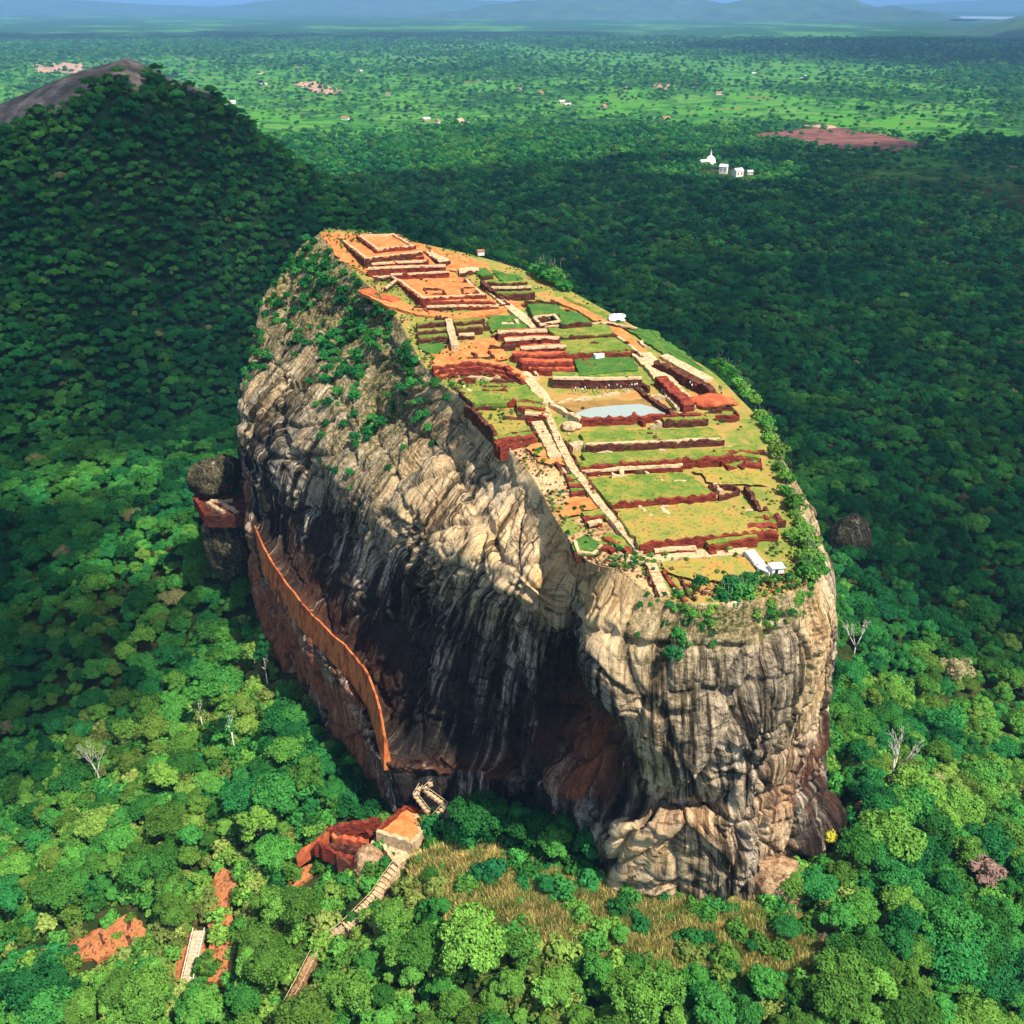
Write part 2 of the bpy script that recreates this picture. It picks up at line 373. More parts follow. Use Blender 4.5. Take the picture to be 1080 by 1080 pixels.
wmask = _rp(wn2.outputs[0], [(.42, (0, 0, 0)), (.58, (1, 1, 1))])
far_c = _mx(wmask, field_c, wood_c)
fa = N(ns, 'Attribute'); fa.attribute_name = 'far'
c1 = _mx(fa.outputs['Fac'], floor_c, far_c); c2 = _mx(ga.outputs['Fac'], c1, dry_c)
ln.new(c2, pb.inputs['Base Color']); pb.inputs['Roughness'].default_value = 1.0; pb.inputs['Specular IOR Level'].default_value = 0.0
me = mesh_from('ground', V, F, gm, True)
rad = np.hypot(V[:, 0], V[:, 1])
DRY_PX = [(430, 905), (520, 895), (600, 925), (700, 945), (800, 955), (880, 985), (870, 1030), (740, 1035), (600, 1010), (440, 975)]
def in_poly(px, py, poly):
    px, py = np.asarray(px, float), np.asarray(py, float); c = np.zeros(np.broadcast(px, py).shape, bool)
    n = len(poly)
    for k in range(n):
        (x1, y1), (x2, y2) = poly[k], poly[(k+1) % n]
        if y1 == y2: continue
        c ^= ((y1 > py) != (y2 > py)) & (px < (x2-x1)*(py-y1)/(y2-y1)+x1)
    return c
def poly_world(poly_px, it=6):
    out = []
    for px, py in poly_px:
        z = 60.0
        for _ in range(14): p = at_z(px, py, z); z = .5*z + .5*float(land_z(p[0], p[1]))
        out.append((p[0], p[1]))
    return out
DRY = poly_world(DRY_PX)
for nm, val in (('wood', wood(V[:, 0], V[:, 1])), ('far', sstep(1600, 2400, rad)),
                ('dry', in_poly(V[:, 0], V[:, 1], DRY).astype(float))):
    a = me.attributes.new(nm, 'FLOAT', 'POINT'); a.data.foreach_set('value', np.asarray(val, np.float32))
GROUND = tag(link('ground', me), kind='structure')

def grid_surface(name, x0, x1, y0, y1, nx, ny, zf, mat, smooth=True):
    xs, ys = np.linspace(x0, x1, nx), np.linspace(y0, y1, ny)
    X, Y = np.meshgrid(xs, ys); Z = zf(X, Y)
    Vv = np.stack((X, Y, Z), -1).reshape(-1, 3)
    i = np.arange(ny-1)[:, None]*nx; j = np.arange(nx-1)[None]
    Ff = np.stack((i+j, i+j+1, i+nx+j+1, i+nx+j), -1).reshape(-1, 4)
    return link(name, mesh_from(name, Vv, Ff, mat, smooth))
HILL_MAT, ns, ln, pb = new_mat('hill_rock_and_floor')
geo = N(ns, 'NewGeometry'); ba = N(ns, 'Attribute'); ba.attribute_name = 'bare'
c = _mx(ba.outputs['Fac'], _rp(_nz(.12), [(.3, (.008, .026, .010)), (.6, (.018, .05, .016)), (.75, (.05, .06, .022))]),
        _rp(_nz(.045, 9), [(.30, (.05, .047, .047)), (.46, (.12, .105, .095)), (.60, (.24, .20, .175)), (.72, (.48, .40, .36))]))
ln.new(c, pb.inputs['Base Color']); pb.inputs['Roughness'].default_value = 1.0; pb.inputs['Specular IOR Level'].default_value = 0.1
bp = N(ns, 'Bump'); bp.inputs['Distance'].default_value = 3.0; ln.new(_nz(.12, 6), bp.inputs['Height']); ln.new(bp.outputs[0], pb.inputs['Normal'])
def bare_mask(x, y):
    x, y = np.asarray(x, float), np.asarray(y, float)
    edge = 938 + 34*fbm(x/45, y/45, 9.1, 3) - 40*sstep(-520, -400, x)*(1-sstep(-400, -330, x))
    m = ((y > edge) & (x < -330) & (x > -1100)).astype(float)
    m = np.maximum(m, ((y > edge+35) & (x >= -330) & (x < -285)).astype(float))
    return m
hill = grid_surface('hill', -1500, 300, 520, 1500, 240, 140, hill_z, HILL_MAT)
hv = np.array([v.co[:] for v in hill.data.vertices])
a = hill.data.attributes.new('bare', 'FLOAT', 'POINT'); a.data.foreach_set('value', bare_mask(hv[:, 0], hv[:, 1]).astype(np.float32))
tag(hill, kind='structure')

# far blue ranges and the tank of water on the horizon
M['far_hill'] = noise_mat('far_wooded_hill', [(0.35, (.02, .05, .025)), (0.6, (.04, .10, .04)), (.75, (.09, .13, .06))], 0.004, 7)
def far_hill(cx, cy, rx, ry, h, seed):
    def zf(X, Y):
        u, v = (X-cx)/rx, (Y-cy)/ry
        return h*np.exp(-(u*u+v*v)*2.2)*(1+.35*fbm(X/(rx*.35), Y/(ry*.6), seed, 4)) + h*.13*fbm(X/(rx*.12), Y/(ry*.2), seed+3, 3) - h*.16
    tag(grid_surface('hill', cx-rx*1.3, cx+rx*1.3, cy-ry*1.3, cy+ry*1.3, 110, 50, zf, M['far_hill']), kind='structure')
far_hill(4300, 16500, 2500, 2200, 430, 1.0)
far_hill(1500, 17500, 3600, 2200, 410, 2.0)
far_hill(-2600, 23000, 6500, 2600, 330, 3.0)
far_hill(-11000, 24000, 7500, 2600, 330, 4.0)
far_hill(5300, 9300, 1700, 1300, 290, 5.0)
far_hill(7000, 13500, 1600, 1200, 170, 8.0)
far_hill(13500, 30000, 5000, 3000, 320, 6.0)
wm, ns, ln, pb = new_mat('lake_water'); pb.inputs['Base Color'].default_value = (.30, .38, .42, 1); pb.inputs['Roughness'].default_value = .12
c = at_z(1058, 19, 30.0)
mb = MB(); mb.add([(c[0]+a_*np.cos(t), c[1]+b_*np.sin(t), 32) for a_, b_ in ((900, 1500),) for t in np.linspace(0, 2*math.pi, 28, endpoint=False)], [tuple(range(28))])
tag(mb.obj('lake', wm), kind='structure')

# ------------------------------------------------------------------ the great rock
def rim(px, py):
    y = 280.0
    for _ in range(30): p = at_z(px, py, ztop(y)); y = p[1]
    return p
ST = []     # (8 points, 8 x (cream, black, red, veg))
def station(rimpx, *rest, att=None):
    pts = [rim(*rimpx)] + [at_y(*q) for q in rest]
    ST.append((pts, att))
def A(s): return [tuple(int(c)/9 for c in w) for w in s.split()]
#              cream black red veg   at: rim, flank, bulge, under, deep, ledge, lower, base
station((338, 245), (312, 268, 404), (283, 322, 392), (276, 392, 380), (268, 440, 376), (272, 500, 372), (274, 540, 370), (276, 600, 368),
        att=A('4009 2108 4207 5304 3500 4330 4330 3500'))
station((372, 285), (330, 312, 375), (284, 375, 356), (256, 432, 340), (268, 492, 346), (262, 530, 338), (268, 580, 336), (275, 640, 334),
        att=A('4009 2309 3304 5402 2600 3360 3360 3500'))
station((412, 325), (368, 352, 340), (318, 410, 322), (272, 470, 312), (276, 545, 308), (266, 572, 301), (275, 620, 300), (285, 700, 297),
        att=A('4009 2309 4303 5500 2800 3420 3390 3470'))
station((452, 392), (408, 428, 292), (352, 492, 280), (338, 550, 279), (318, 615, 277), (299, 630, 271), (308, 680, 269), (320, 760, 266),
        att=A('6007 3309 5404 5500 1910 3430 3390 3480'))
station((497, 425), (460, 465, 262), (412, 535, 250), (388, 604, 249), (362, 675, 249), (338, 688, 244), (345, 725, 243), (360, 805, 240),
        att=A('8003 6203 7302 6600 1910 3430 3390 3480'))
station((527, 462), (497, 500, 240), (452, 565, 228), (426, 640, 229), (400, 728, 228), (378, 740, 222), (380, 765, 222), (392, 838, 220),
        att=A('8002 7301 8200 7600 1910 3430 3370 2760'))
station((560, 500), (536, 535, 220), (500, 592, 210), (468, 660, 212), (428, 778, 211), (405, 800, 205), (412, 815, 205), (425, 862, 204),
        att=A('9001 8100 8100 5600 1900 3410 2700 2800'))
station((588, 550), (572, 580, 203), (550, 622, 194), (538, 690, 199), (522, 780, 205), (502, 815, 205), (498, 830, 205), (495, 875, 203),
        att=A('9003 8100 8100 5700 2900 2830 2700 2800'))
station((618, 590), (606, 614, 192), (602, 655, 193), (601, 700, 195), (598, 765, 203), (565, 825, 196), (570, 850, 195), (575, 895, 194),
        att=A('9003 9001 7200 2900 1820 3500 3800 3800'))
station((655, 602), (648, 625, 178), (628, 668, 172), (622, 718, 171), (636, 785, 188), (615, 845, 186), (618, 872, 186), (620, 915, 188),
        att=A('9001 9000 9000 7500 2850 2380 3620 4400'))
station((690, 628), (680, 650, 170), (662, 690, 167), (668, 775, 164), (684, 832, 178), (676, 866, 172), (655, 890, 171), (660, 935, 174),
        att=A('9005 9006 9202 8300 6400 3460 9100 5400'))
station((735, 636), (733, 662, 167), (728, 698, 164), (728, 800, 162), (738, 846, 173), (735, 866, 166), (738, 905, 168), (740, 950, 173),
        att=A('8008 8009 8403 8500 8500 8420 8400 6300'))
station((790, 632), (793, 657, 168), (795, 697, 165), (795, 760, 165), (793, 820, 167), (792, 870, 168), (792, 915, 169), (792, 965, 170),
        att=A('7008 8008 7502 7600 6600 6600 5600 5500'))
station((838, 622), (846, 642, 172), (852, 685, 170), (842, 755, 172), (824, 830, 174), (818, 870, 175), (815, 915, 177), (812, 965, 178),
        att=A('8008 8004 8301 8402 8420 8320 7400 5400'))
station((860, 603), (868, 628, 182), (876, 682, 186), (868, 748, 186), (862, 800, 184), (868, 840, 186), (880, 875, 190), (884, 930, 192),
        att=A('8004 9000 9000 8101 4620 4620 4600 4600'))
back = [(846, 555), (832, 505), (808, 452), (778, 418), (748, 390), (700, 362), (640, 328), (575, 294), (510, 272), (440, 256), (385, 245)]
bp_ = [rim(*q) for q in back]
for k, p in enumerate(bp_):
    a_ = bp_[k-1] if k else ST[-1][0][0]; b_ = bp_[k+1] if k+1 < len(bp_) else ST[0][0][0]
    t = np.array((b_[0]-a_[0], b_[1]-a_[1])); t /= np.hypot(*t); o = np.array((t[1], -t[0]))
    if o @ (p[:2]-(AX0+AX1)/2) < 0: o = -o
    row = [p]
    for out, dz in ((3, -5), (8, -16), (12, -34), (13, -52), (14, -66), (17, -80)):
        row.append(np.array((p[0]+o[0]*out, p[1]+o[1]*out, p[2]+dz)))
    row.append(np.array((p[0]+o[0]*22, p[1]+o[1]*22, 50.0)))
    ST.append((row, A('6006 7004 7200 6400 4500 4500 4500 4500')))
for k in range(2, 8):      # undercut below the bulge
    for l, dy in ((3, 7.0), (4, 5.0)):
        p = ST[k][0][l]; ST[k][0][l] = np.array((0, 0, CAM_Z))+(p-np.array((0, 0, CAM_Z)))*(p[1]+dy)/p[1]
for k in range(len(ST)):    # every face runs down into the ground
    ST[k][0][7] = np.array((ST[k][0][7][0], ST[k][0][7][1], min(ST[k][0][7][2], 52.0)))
for k in range(3, 10):  # blacker, less cream below the bulge: stain plus shade painted into the colour
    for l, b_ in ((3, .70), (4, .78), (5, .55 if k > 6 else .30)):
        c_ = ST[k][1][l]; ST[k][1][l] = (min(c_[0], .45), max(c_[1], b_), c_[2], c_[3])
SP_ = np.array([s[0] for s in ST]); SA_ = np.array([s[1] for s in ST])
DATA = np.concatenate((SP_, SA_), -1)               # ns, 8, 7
def catmull(D, tq, closed, par):
    """D (n, ...), par knot params (n or n+1 when closed), evaluate at tq"""
    n = D.shape[0]
    k = np.clip(np.searchsorted(par, tq, side='right')-1, 0, len(par)-2)
    u = (tq-par[k])/(par[k+1]-par[k])
    idx = lambda q: q % n if closed else np.clip(q, 0, n-1)
    p0, p1, p2, p3 = D[idx(k-1)], D[idx(k)], D[idx(k+1)], D[idx(k+2)]
    u = u.reshape((-1,)+(1,)*(D.ndim-1))
    return .5*((2*p1)+(-p0+p2)*u+(2*p0-5*p1+4*p2-p3)*u*u+(-p0+3*p1-3*p2+p3)*u**3)
seg = np.linalg.norm(np.diff(np.concatenate((SP_[:, 2], SP_[:1, 2])), axis=0), axis=1)
par = np.concatenate(([0], np.cumsum(seg))); PER = par[-1]
# dense where the photograph looks, sparse behind
vis = par[15]
sq = np.concatenate((np.arange(0, vis, .52), np.arange(vis, PER, 2.5)))
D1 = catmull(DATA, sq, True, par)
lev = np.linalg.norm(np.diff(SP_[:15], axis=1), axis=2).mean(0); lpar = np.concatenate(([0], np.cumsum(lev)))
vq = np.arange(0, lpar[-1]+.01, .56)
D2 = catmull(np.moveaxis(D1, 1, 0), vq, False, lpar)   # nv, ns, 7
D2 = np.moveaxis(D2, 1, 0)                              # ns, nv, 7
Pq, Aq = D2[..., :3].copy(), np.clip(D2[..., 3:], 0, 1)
NS, NV = Pq.shape[:2]
vlen = np.concatenate((np.zeros((NS, 1)), np.cumsum(np.linalg.norm(np.diff(Pq, axis=1), axis=2), 1)), 1)
du = np.roll(Pq, -1, 0)-np.roll(Pq, 1, 0); dv = np.gradient(Pq, axis=1)
nrm = np.cross(dv, du); nrm /= np.linalg.norm(nrm, axis=2, keepdims=True)+1e-9
cen = np.array((0, 290, 110.)); 
if ((Pq-cen)*nrm).sum() < 0: nrm = -nrm
S_, T_ = sq[:, None]+0*vlen, vlen
x, y, z = Pq[..., 0], Pq[..., 1], Pq[..., 2]
warp = 6*fbm(x/28, y/28, z/28, 3)
disp = 1.8*fbm(x/26, y/26, z/26, 4)
rib = fbm((S_+warp*.6)/7.5, T_/70, 3.1, 4)
disp += .9*(1-2*np.abs(rib)*1.6)*1.0
slab = fbm((S_+.35*T_+warp)/21, T_/60, 7.7, 2)
disp += 1.6*np.round(slab*2.6)/2.6*1.0
crk = np.abs(fbm((S_)/60+.4, (T_+warp)/13, 5.2, 3))
disp -= 1.9*np.exp(-(crk/.045)**2)
jn = np.abs(fbm((S_+warp*1.2+.30*T_)/24, T_/120, 9.9, 3))
disp -= 3.2*np.exp(-(jn/.05)**2)
disp += .6*np.round(fbm(x/11, y/11, z/9, 2)*3)/3
def worley(u, v, seed):
    iu, iv = np.floor(u).astype(np.int64), np.floor(v).astype(np.int64)
    d1 = np.full(u.shape, 9.0); d2 = d1.copy(); c1 = np.zeros(u.shape)
    for a in (-1, 0, 1):
        for b in (-1, 0, 1):
            px_, py_ = iu+a+hsh(iu+a, iv+b, seed), iv+b+hsh(iu+a, iv+b, seed+7)
            d = np.hypot(u-px_, v-py_); h = hsh(iu+a, iv+b, seed+13)
            n1 = d < d1; d2 = np.where(n1, d1, np.minimum(d2, d)); c1 = np.where(n1, h, c1); d1 = np.where(n1, d, d1)
    return c1, d2-d1
sh_ = S_+.30*T_*(S_ < par[6])+warp*.5
ca, ea = worley(sh_/15, (T_+warp)/26, 3); disp += 1.5*(ca-.5) - 1.5*np.exp(-(ea/.045)**2)
cb, eb = worley(sh_/5.5+7, (T_+warp)/9, 5); disp += .40*(cb-.5) - .6*np.exp(-(eb/.07)**2)
JOINT = np.maximum(np.exp(-(ea/.03)**2), .7*np.exp(-(eb/.05)**2))
disp += .42*fbm(x/3.2, y/3.2, z/3.2, 4)
tl = vq/lpar[-1]
fade = np.minimum(1, np.maximum(vlen-1.0, 0)/9.0)
disp *= fade
Pq += nrm*disp[..., None]
rimz = Pq[:, 0].copy()
# summit cap
NC = 46
tc = axis_t(rimz[:, 0], rimz[:, 1])
cx, cy = AX0[0]+tc*(AX1-AX0)[0], AX0[1]+tc*(AX1-AX0)[1]
cap = []
for k in range(NC):
    t = 1-(k+1)/NC*1.0
    X, Y = cx+(rimz[:, 0]-cx)*t, cy+(rimz[:, 1]-cy)*t
    cap.append(np.stack((X, Y, ztop(Y)-.35+.5*fbm(X/7, Y/7, 1.5, 3)*(1-t*.5)), -1))
cap = np.array(cap)[::-1]                              # centre to rim
ALL = np.concatenate((np.moveaxis(cap, 0, 1), Pq), 1)   # ns, NC+NV, 3
NT = NC+NV
i = np.arange(NS)[:, None]; j = np.arange(NT-1)[None]; i2 = (i+1) % NS
F = np.stack((i*NT+j, i*NT+j+1, i2*NT+j+1, i2*NT+j), -1)
fm = np.zeros(F.shape[:2], np.int32); fm[:, :NC] = 1
STAIR_PX = [(300, 330), (440, 420), (530, 470), (560, 470), (590, 486), (604, 500), (634, 540), (664, 580), (700, 640), (650, 700), (500, 700), (300, 500)]
fc = (ALL[:, :-1]+ALL[:, 1:])/2
qx, qy, _ = project(fc); bare_top = in_poly(qx, qy, STAIR_PX) & (fbm(fc[..., 0]/6, fc[..., 1]/6, .5, 3) > -.35)
fm[:, :NT-1][bare_top] = 0
ROCK_V = ALL.reshape(-1, 3)
Fq = F.reshape(-1, 4)
v0, v1, v2 = ROCK_V[Fq[:, 0]], ROCK_V[Fq[:, 1]], ROCK_V[Fq[:, 2]]
capn = np.cross(v1-v0, v2-v0)[fm.ravel() == 1][:, 2].mean()
if capn < 0: Fq = Fq[:, ::-1]
RO = np.array((0., 290., 52.))
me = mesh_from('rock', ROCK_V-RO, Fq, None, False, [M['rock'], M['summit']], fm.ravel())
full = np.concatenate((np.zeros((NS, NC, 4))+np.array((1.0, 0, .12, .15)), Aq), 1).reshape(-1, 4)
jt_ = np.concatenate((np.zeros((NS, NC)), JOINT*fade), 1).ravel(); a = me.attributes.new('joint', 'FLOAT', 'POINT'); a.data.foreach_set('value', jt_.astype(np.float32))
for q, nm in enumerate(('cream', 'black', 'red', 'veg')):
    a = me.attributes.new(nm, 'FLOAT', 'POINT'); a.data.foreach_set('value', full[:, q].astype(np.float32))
uvv = np.stack((np.repeat(sq[:, None], NT, 1), np.concatenate((-np.linalg.norm(ALL[:, :NC, :2]-ALL[:, NC:NC+1, :2], axis=2), vlen), 1)), -1).reshape(-1, 2)
uvl = me.uv_layers.new(name='UVMap')
li = np.zeros(len(me.loops), np.int32); me.loops.foreach_get('vertex_index', li)
uvl.data.foreach_set('uv', uvv[li].astype(np.float32).ravel())
ROCK = tag(link('rock', me, None, RO), 'massive sheer-sided streaked rock with ruined terraces across its flat top', 'rock')
from mathutils.bvhtree import BVHTree
BV = BVHTree.FromPolygons([tuple(v) for v in ROCK_V], [tuple(int(i_) for i_ in f_) for f_ in Fq])
def on_rock(px_, py_, y_):
    d = Vector(ray(px_, py_)).normalized(); hit = BV.ray_cast(Vector((0, 0, CAM_Z)), d)
    return np.array(hit[0]) if hit[0] is not None else at_y(px_, py_, y_)
def surf(pxs, h=.6):
    return np.array([on_rock(a_, b_, 190.)+np.array((0, 0, h)) for a_, b_ in pxs])
ROCK_OUT = [(p[0], p[1]) for p in ALL[::6, -1]]

# ------------------------------------------------------------------ trees
def leaf_cloud(nleaf, lobes, size, seed, up=.35):
    g = np.random.default_rng(seed)
    k = g.choice(len(lobes), nleaf, p=np.array([l[3]**2 for l in lobes])/sum(l[3]**2 for l in lobes))
    L = np.array(lobes)[k]
    d = g.normal(size=(nleaf, 3)); d[:, 2] = np.abs(d[:, 2])*1.0 - .35*g.random(nleaf); d /= np.linalg.norm(d, axis=1, keepdims=True)
    rad = L[:, 3]*(.72+.36*g.random(nleaf)**.7)
    pos = L[:, :3]+d*rad[:, None]*np.array((1, 1, .8))
    n = d + g.normal(size=(nleaf, 3))*.45; n[:, 2] += up; n /= np.linalg.norm(n, axis=1, keepdims=True)
    u = np.cross(n, g.normal(size=(nleaf, 3))); u /= np.linalg.norm(u, axis=1, keepdims=True); w = np.cross(n, u)
    s = size*(.6+.8*g.random(nleaf))[:, None]
    asp = (.5+.4*g.random(nleaf))[:, None]
    V = np.stack((pos-u*s, pos-w*s*asp-n*s*.2, pos+u*s, pos+w*s*asp-n*s*.2), 1).reshape(-1, 3)
    F = np.arange(nleaf*4).reshape(-1, 4)
    leafv = np.repeat(np.clip(.5+.22*g.normal(size=nleaf)+.25*(g.random(len(lobes))[k]-.5), 0, 1), 4)
    return V, F, leafv
def crown_mesh(name, seed, r=5.5, h=4.2, nl=9, nleaf=1500, size=.62, mat='leaf', base=7.0, up=.35, gap=0.0, flat=1.0):
    g = np.random.default_rng(seed)
    lobes = [(0, 0, base+h*.55, r*.62)]
    for k in range(nl):
        t = 2*math.pi*(k/nl)+g.normal()*.3; q = r*(.42+.33*g.random()+gap)
        lobes.append((q*math.cos(t), q*math.sin(t), base+h*(.15+.75*g.random())*flat, r*(.26+.20*g.random())*(1-gap)))
    for k in range(nl//2):
        t = g.random()*6.28; q = r*.35*g.random()
        lobes.append((q*math.cos(t), q*math.sin(t), base+h*(.75+.35*g.random())*flat, r*(.28+.14*g.random())*(1-gap)))
    V, F, lv = leaf_cloud(nleaf, lobes, size, seed+1, up)
    me = mesh_from(name, V, F, M[mat], False)
    a = me.attributes.new('leaf', 'FLOAT', 'POINT'); a.data.foreach_set('value', lv.astype(np.float32))
    return me
def trunk_mesh(name, seed, base=7.0, r=5.5, tr=.32, mat='bark', limbs=5):
    g = random.Random(seed); mb = MB()
    lean = (g.uniform(-.6, .6), g.uniform(-.6, .6))
    mb.bar((0, 0, -1.5), (lean[0]*.5, lean[1]*.5, base*.55), tr, 7, tr*.75)
    mb.bar((lean[0]*.5, lean[1]*.5, base*.55), (lean[0], lean[1], base+1.5), tr*.75, 7, tr*.4)
    for k in range(limbs):
        t = 6.28*k/limbs+g.uniform(-.4, .4); q = r*g.uniform(.45, .75); z0 = base*g.uniform(.6, .95)
        mid = (lean[0]*.7+q*.5*math.cos(t), lean[1]*.7+q*.5*math.sin(t), z0+1.3)
        mb.bar((lean[0]*.7, lean[1]*.7, z0), mid, tr*.45, 6, tr*.32)
        mb.bar(mid, (q*math.cos(t+.2), q*math.sin(t+.2), z0+g.uniform(2.2, 3.8)), tr*.32, 5, tr*.12)
    return mesh_from(name, mb.V, mb.F, M[mat], True)
KINDS = []
for k, (r, h, nl, nleaf, size, base, gap) in enumerate([
        (5.6, 4.0, 15, 4200, .36, 7.0, .02), (6.6, 3.4, 20, 4600, .36, 7.5, .10), (4.4, 5.2, 12, 3200, .34, 7.0, .0),
        (5.2, 6.4, 16, 3600, .36, 7.0, .14), (3.9, 3.4, 10, 2600, .32, 5.5, .05), (6.0, 5.0, 14, 2600, .36, 8.5, .22)]):
    KINDS.append((crown_mesh('crown', 100+10*k, r, h, nl, nleaf, size, 'leaf', base, gap=gap), trunk_mesh('trunk', 300+k, base, r, limbs=7), r, base+h))
LOW = [crown_mesh('crown', 500+k, 5.6, 4.4+k, 10, 420, .85, 'leaf', 5.0, gap=.08) for k in range(3)]

def poly_d(x, y, poly):
    return in_poly(x, y, poly)
LION_PX = [(300, 895), (345, 860), (400, 835), (440, 815), (480, 830), (485, 862), (455, 895), (440, 930), (400, 985), (350, 1030), (320, 1080), (288, 1080), (330, 985), (362, 950), (362, 905), (310, 915)]
CLEAR_PX = [[(8, 1032), (18, 990), (55, 974), (105, 955), (168, 948), (176, 1008), (100, 1030)], [(172, 1066), (186, 985), (212, 955), (218, 900), (262, 900), (260, 1048), (232, 1066)],
            [(290, 925), (360, 925), (362, 945), (300, 945)]]
PLAT_PX = [(190, 470), (255, 465), (275, 545), (262, 600), (205, 560)]
LION = poly_world(LION_PX); CLEARS = [poly_world(c_) for c_ in CLEAR_PX]

SPECIAL = [(240, 745, 20), (208, 735, 16), (278, 690, 16), (868, 878, 5), (1040, 925, 8), (1028, 552, 12), (945, 800, 12), (905, 668, 12), (100, 800, 12)]
def foot(px_, py_, h):
    z = 60.0
    for _ in range(16): p = at_z(px_, py_, z+h); z = .5*z+.5*float(land_z(p[0], p[1]))
    return np.array((p[0], p[1], z))
SPF = [foot(*q) for q in SPECIAL]
def scatter(rmin, rmax, spacing, amax, jit=.45):
    n_r = int((rmax-rmin)/spacing)+1
    P = []
    for k in range(n_r):
        r = rmin+(k+.5)*spacing
        m = max(1, int(2*amax*r/spacing)); a = (np.arange(m)+.5)/m*2*amax-amax + (k % 2)*.5*spacing/r
        rj = r+spacing*jit*RNG.uniform(-1, 1, m); aj = a+spacing*jit/r*RNG.uniform(-1, 1, m)
        P.append(np.stack((rj*np.sin(aj), rj*np.cos(aj)), 1))
    return np.concatenate(P)
def tree_tint(x, y):
    n = .50 + .60*fbm(x/45, y/45, 8.8, 3) + .16*RNG.normal(size=len(x))
    return np.clip(n, 0, .80)
near = scatter(105, 430, 6.2, R(44), .42)
mid = scatter(430, 1200, 6.2, R(47), .48)
mid2 = scatter(1200, 2500, 10.0, R(45), .48)
def keep(P, rad_=4.0):
    x, y = P[:, 0], P[:, 1]
    k = ~in_poly(x, y, ROCK_OUT)
    for s_ in ((rad_, 0), (-rad_, 0), (0, rad_), (0, -rad_)): k &= ~in_poly(x+s_[0], y+s_[1], ROCK_OUT)
    return P[k]
def clear_ok(P, hgt=9.0):
    """no trees standing on the clearings, stairs and ruins below the rock, or right in front of them"""
    k = np.ones(len(P), bool)
    for c_ in [LION]+CLEARS:
        for dx, dy in ((0, 0), (0, 2.0)): k &= ~in_poly(P[:, 0]+dx, P[:, 1]+dy, c_)
    z = land_z(P[:, 0], P[:, 1])
    for hh in (hgt*.75, hgt*.35):
        px, py, _ = project(np.stack((P[:, 0], P[:, 1], z+hh), 1))
        for c_ in [LION_PX]+CLEAR_PX+[PLAT_PX]: k &= ~in_poly(px, py, c_)
    return P[k]
near = clear_ok(keep(near))
for p in SPF:
    u_ = -p[:2]/np.hypot(*p[:2])
    for k_ in (0, 4, 8, 11.5): near = near[np.hypot(near[:, 0]-p[0]-u_[0]*k_, near[:, 1]-p[1]-u_[1]*k_) > 4.6]
dry = in_poly(near[:, 0], near[:, 1], DRY)
zn_ = land_z(near[:, 0], near[:, 1]); qx_, qy_, _ = project(np.stack((near[:, 0], near[:, 1], zn_+6), 1))
dry |= in_poly(qx_, qy_, DRY_PX)
near = near[~dry | (RNG.random(len(near)) < .15)]
mid = keep(mid, 3)
b_ = bare_mask(mid[:, 0], mid[:, 1]) > .5
mid = mid[~(b_ & (hill_z(mid[:, 0], mid[:, 1]) > 60)) | (RNG.random(len(mid)) < .0)]
# boulders and temple clearing
OPEN_XY = []
tem = at_z(765, 178, 5.0)
w2 = wood(mid2[:, 0], mid2[:, 1])
b_ = bare_mask(mid2[:, 0], mid2[:, 1]) > .5
mid2 = mid2[(RNG.random(len(mid2)) < np.clip(w2*1.6+.1, .05, 1)) & ~(b_ & (hill_z(mid2[:, 0], mid2[:, 1]) > 60))]
mid2 = mid2[np.hypot((mid2[:, 0]-tem[0])/50, (mid2[:, 1]-tem[1]+40)/70) > 1]
bf = [at_z(*q, 0) for q in ((790, 143), (870, 134), (978, 152), (940, 160), (870, 156))]
BARE_FIELD = [(p[0], p[1]) for p in bf]
k_ = in_poly(mid2[:, 0], mid2[:, 1], BARE_FIELD)
mid2 = mid2[~k_ | (RNG.random(len(mid2)) < .04)]
fpts = scatter(2500, 8500, 24, R(44), .5)
wf = wood(fpts[:, 0], fpts[:, 1])
fpts = fpts[RNG.random(len(fpts)) < np.clip(.14+.95*wf**1.2, 0, 1)]
k_ = in_poly(fpts[:, 0], fpts[:, 1], BARE_FIELD)
fpts = fpts[~k_ | (RNG.random(len(fpts)) < .08)]

# which of the near trees show largest: those become things of their own
zn = land_z(near[:, 0], near[:, 1])
px, py, dep = project(np.stack((near[:, 0], near[:, 1], zn+9), 1))
infr = (px > -15) & (px < 1095) & (py > 0) & (py < 1110)
# hidden behind the rock when seen from the camera
hid = in_poly(px, py, [(300, 300), (345, 243), (640, 328), (860, 600), (885, 800), (860, 900), (620, 840), (400, 780), (275, 560)]) & (near[:, 1] > 215)
score = np.where(infr & ~hid, dep, 1e9)
order = np.argsort(score)
one = order[:288]; one = one[score[one] < 1e8]
restm = np.ones(len(near), bool); restm[one] = False

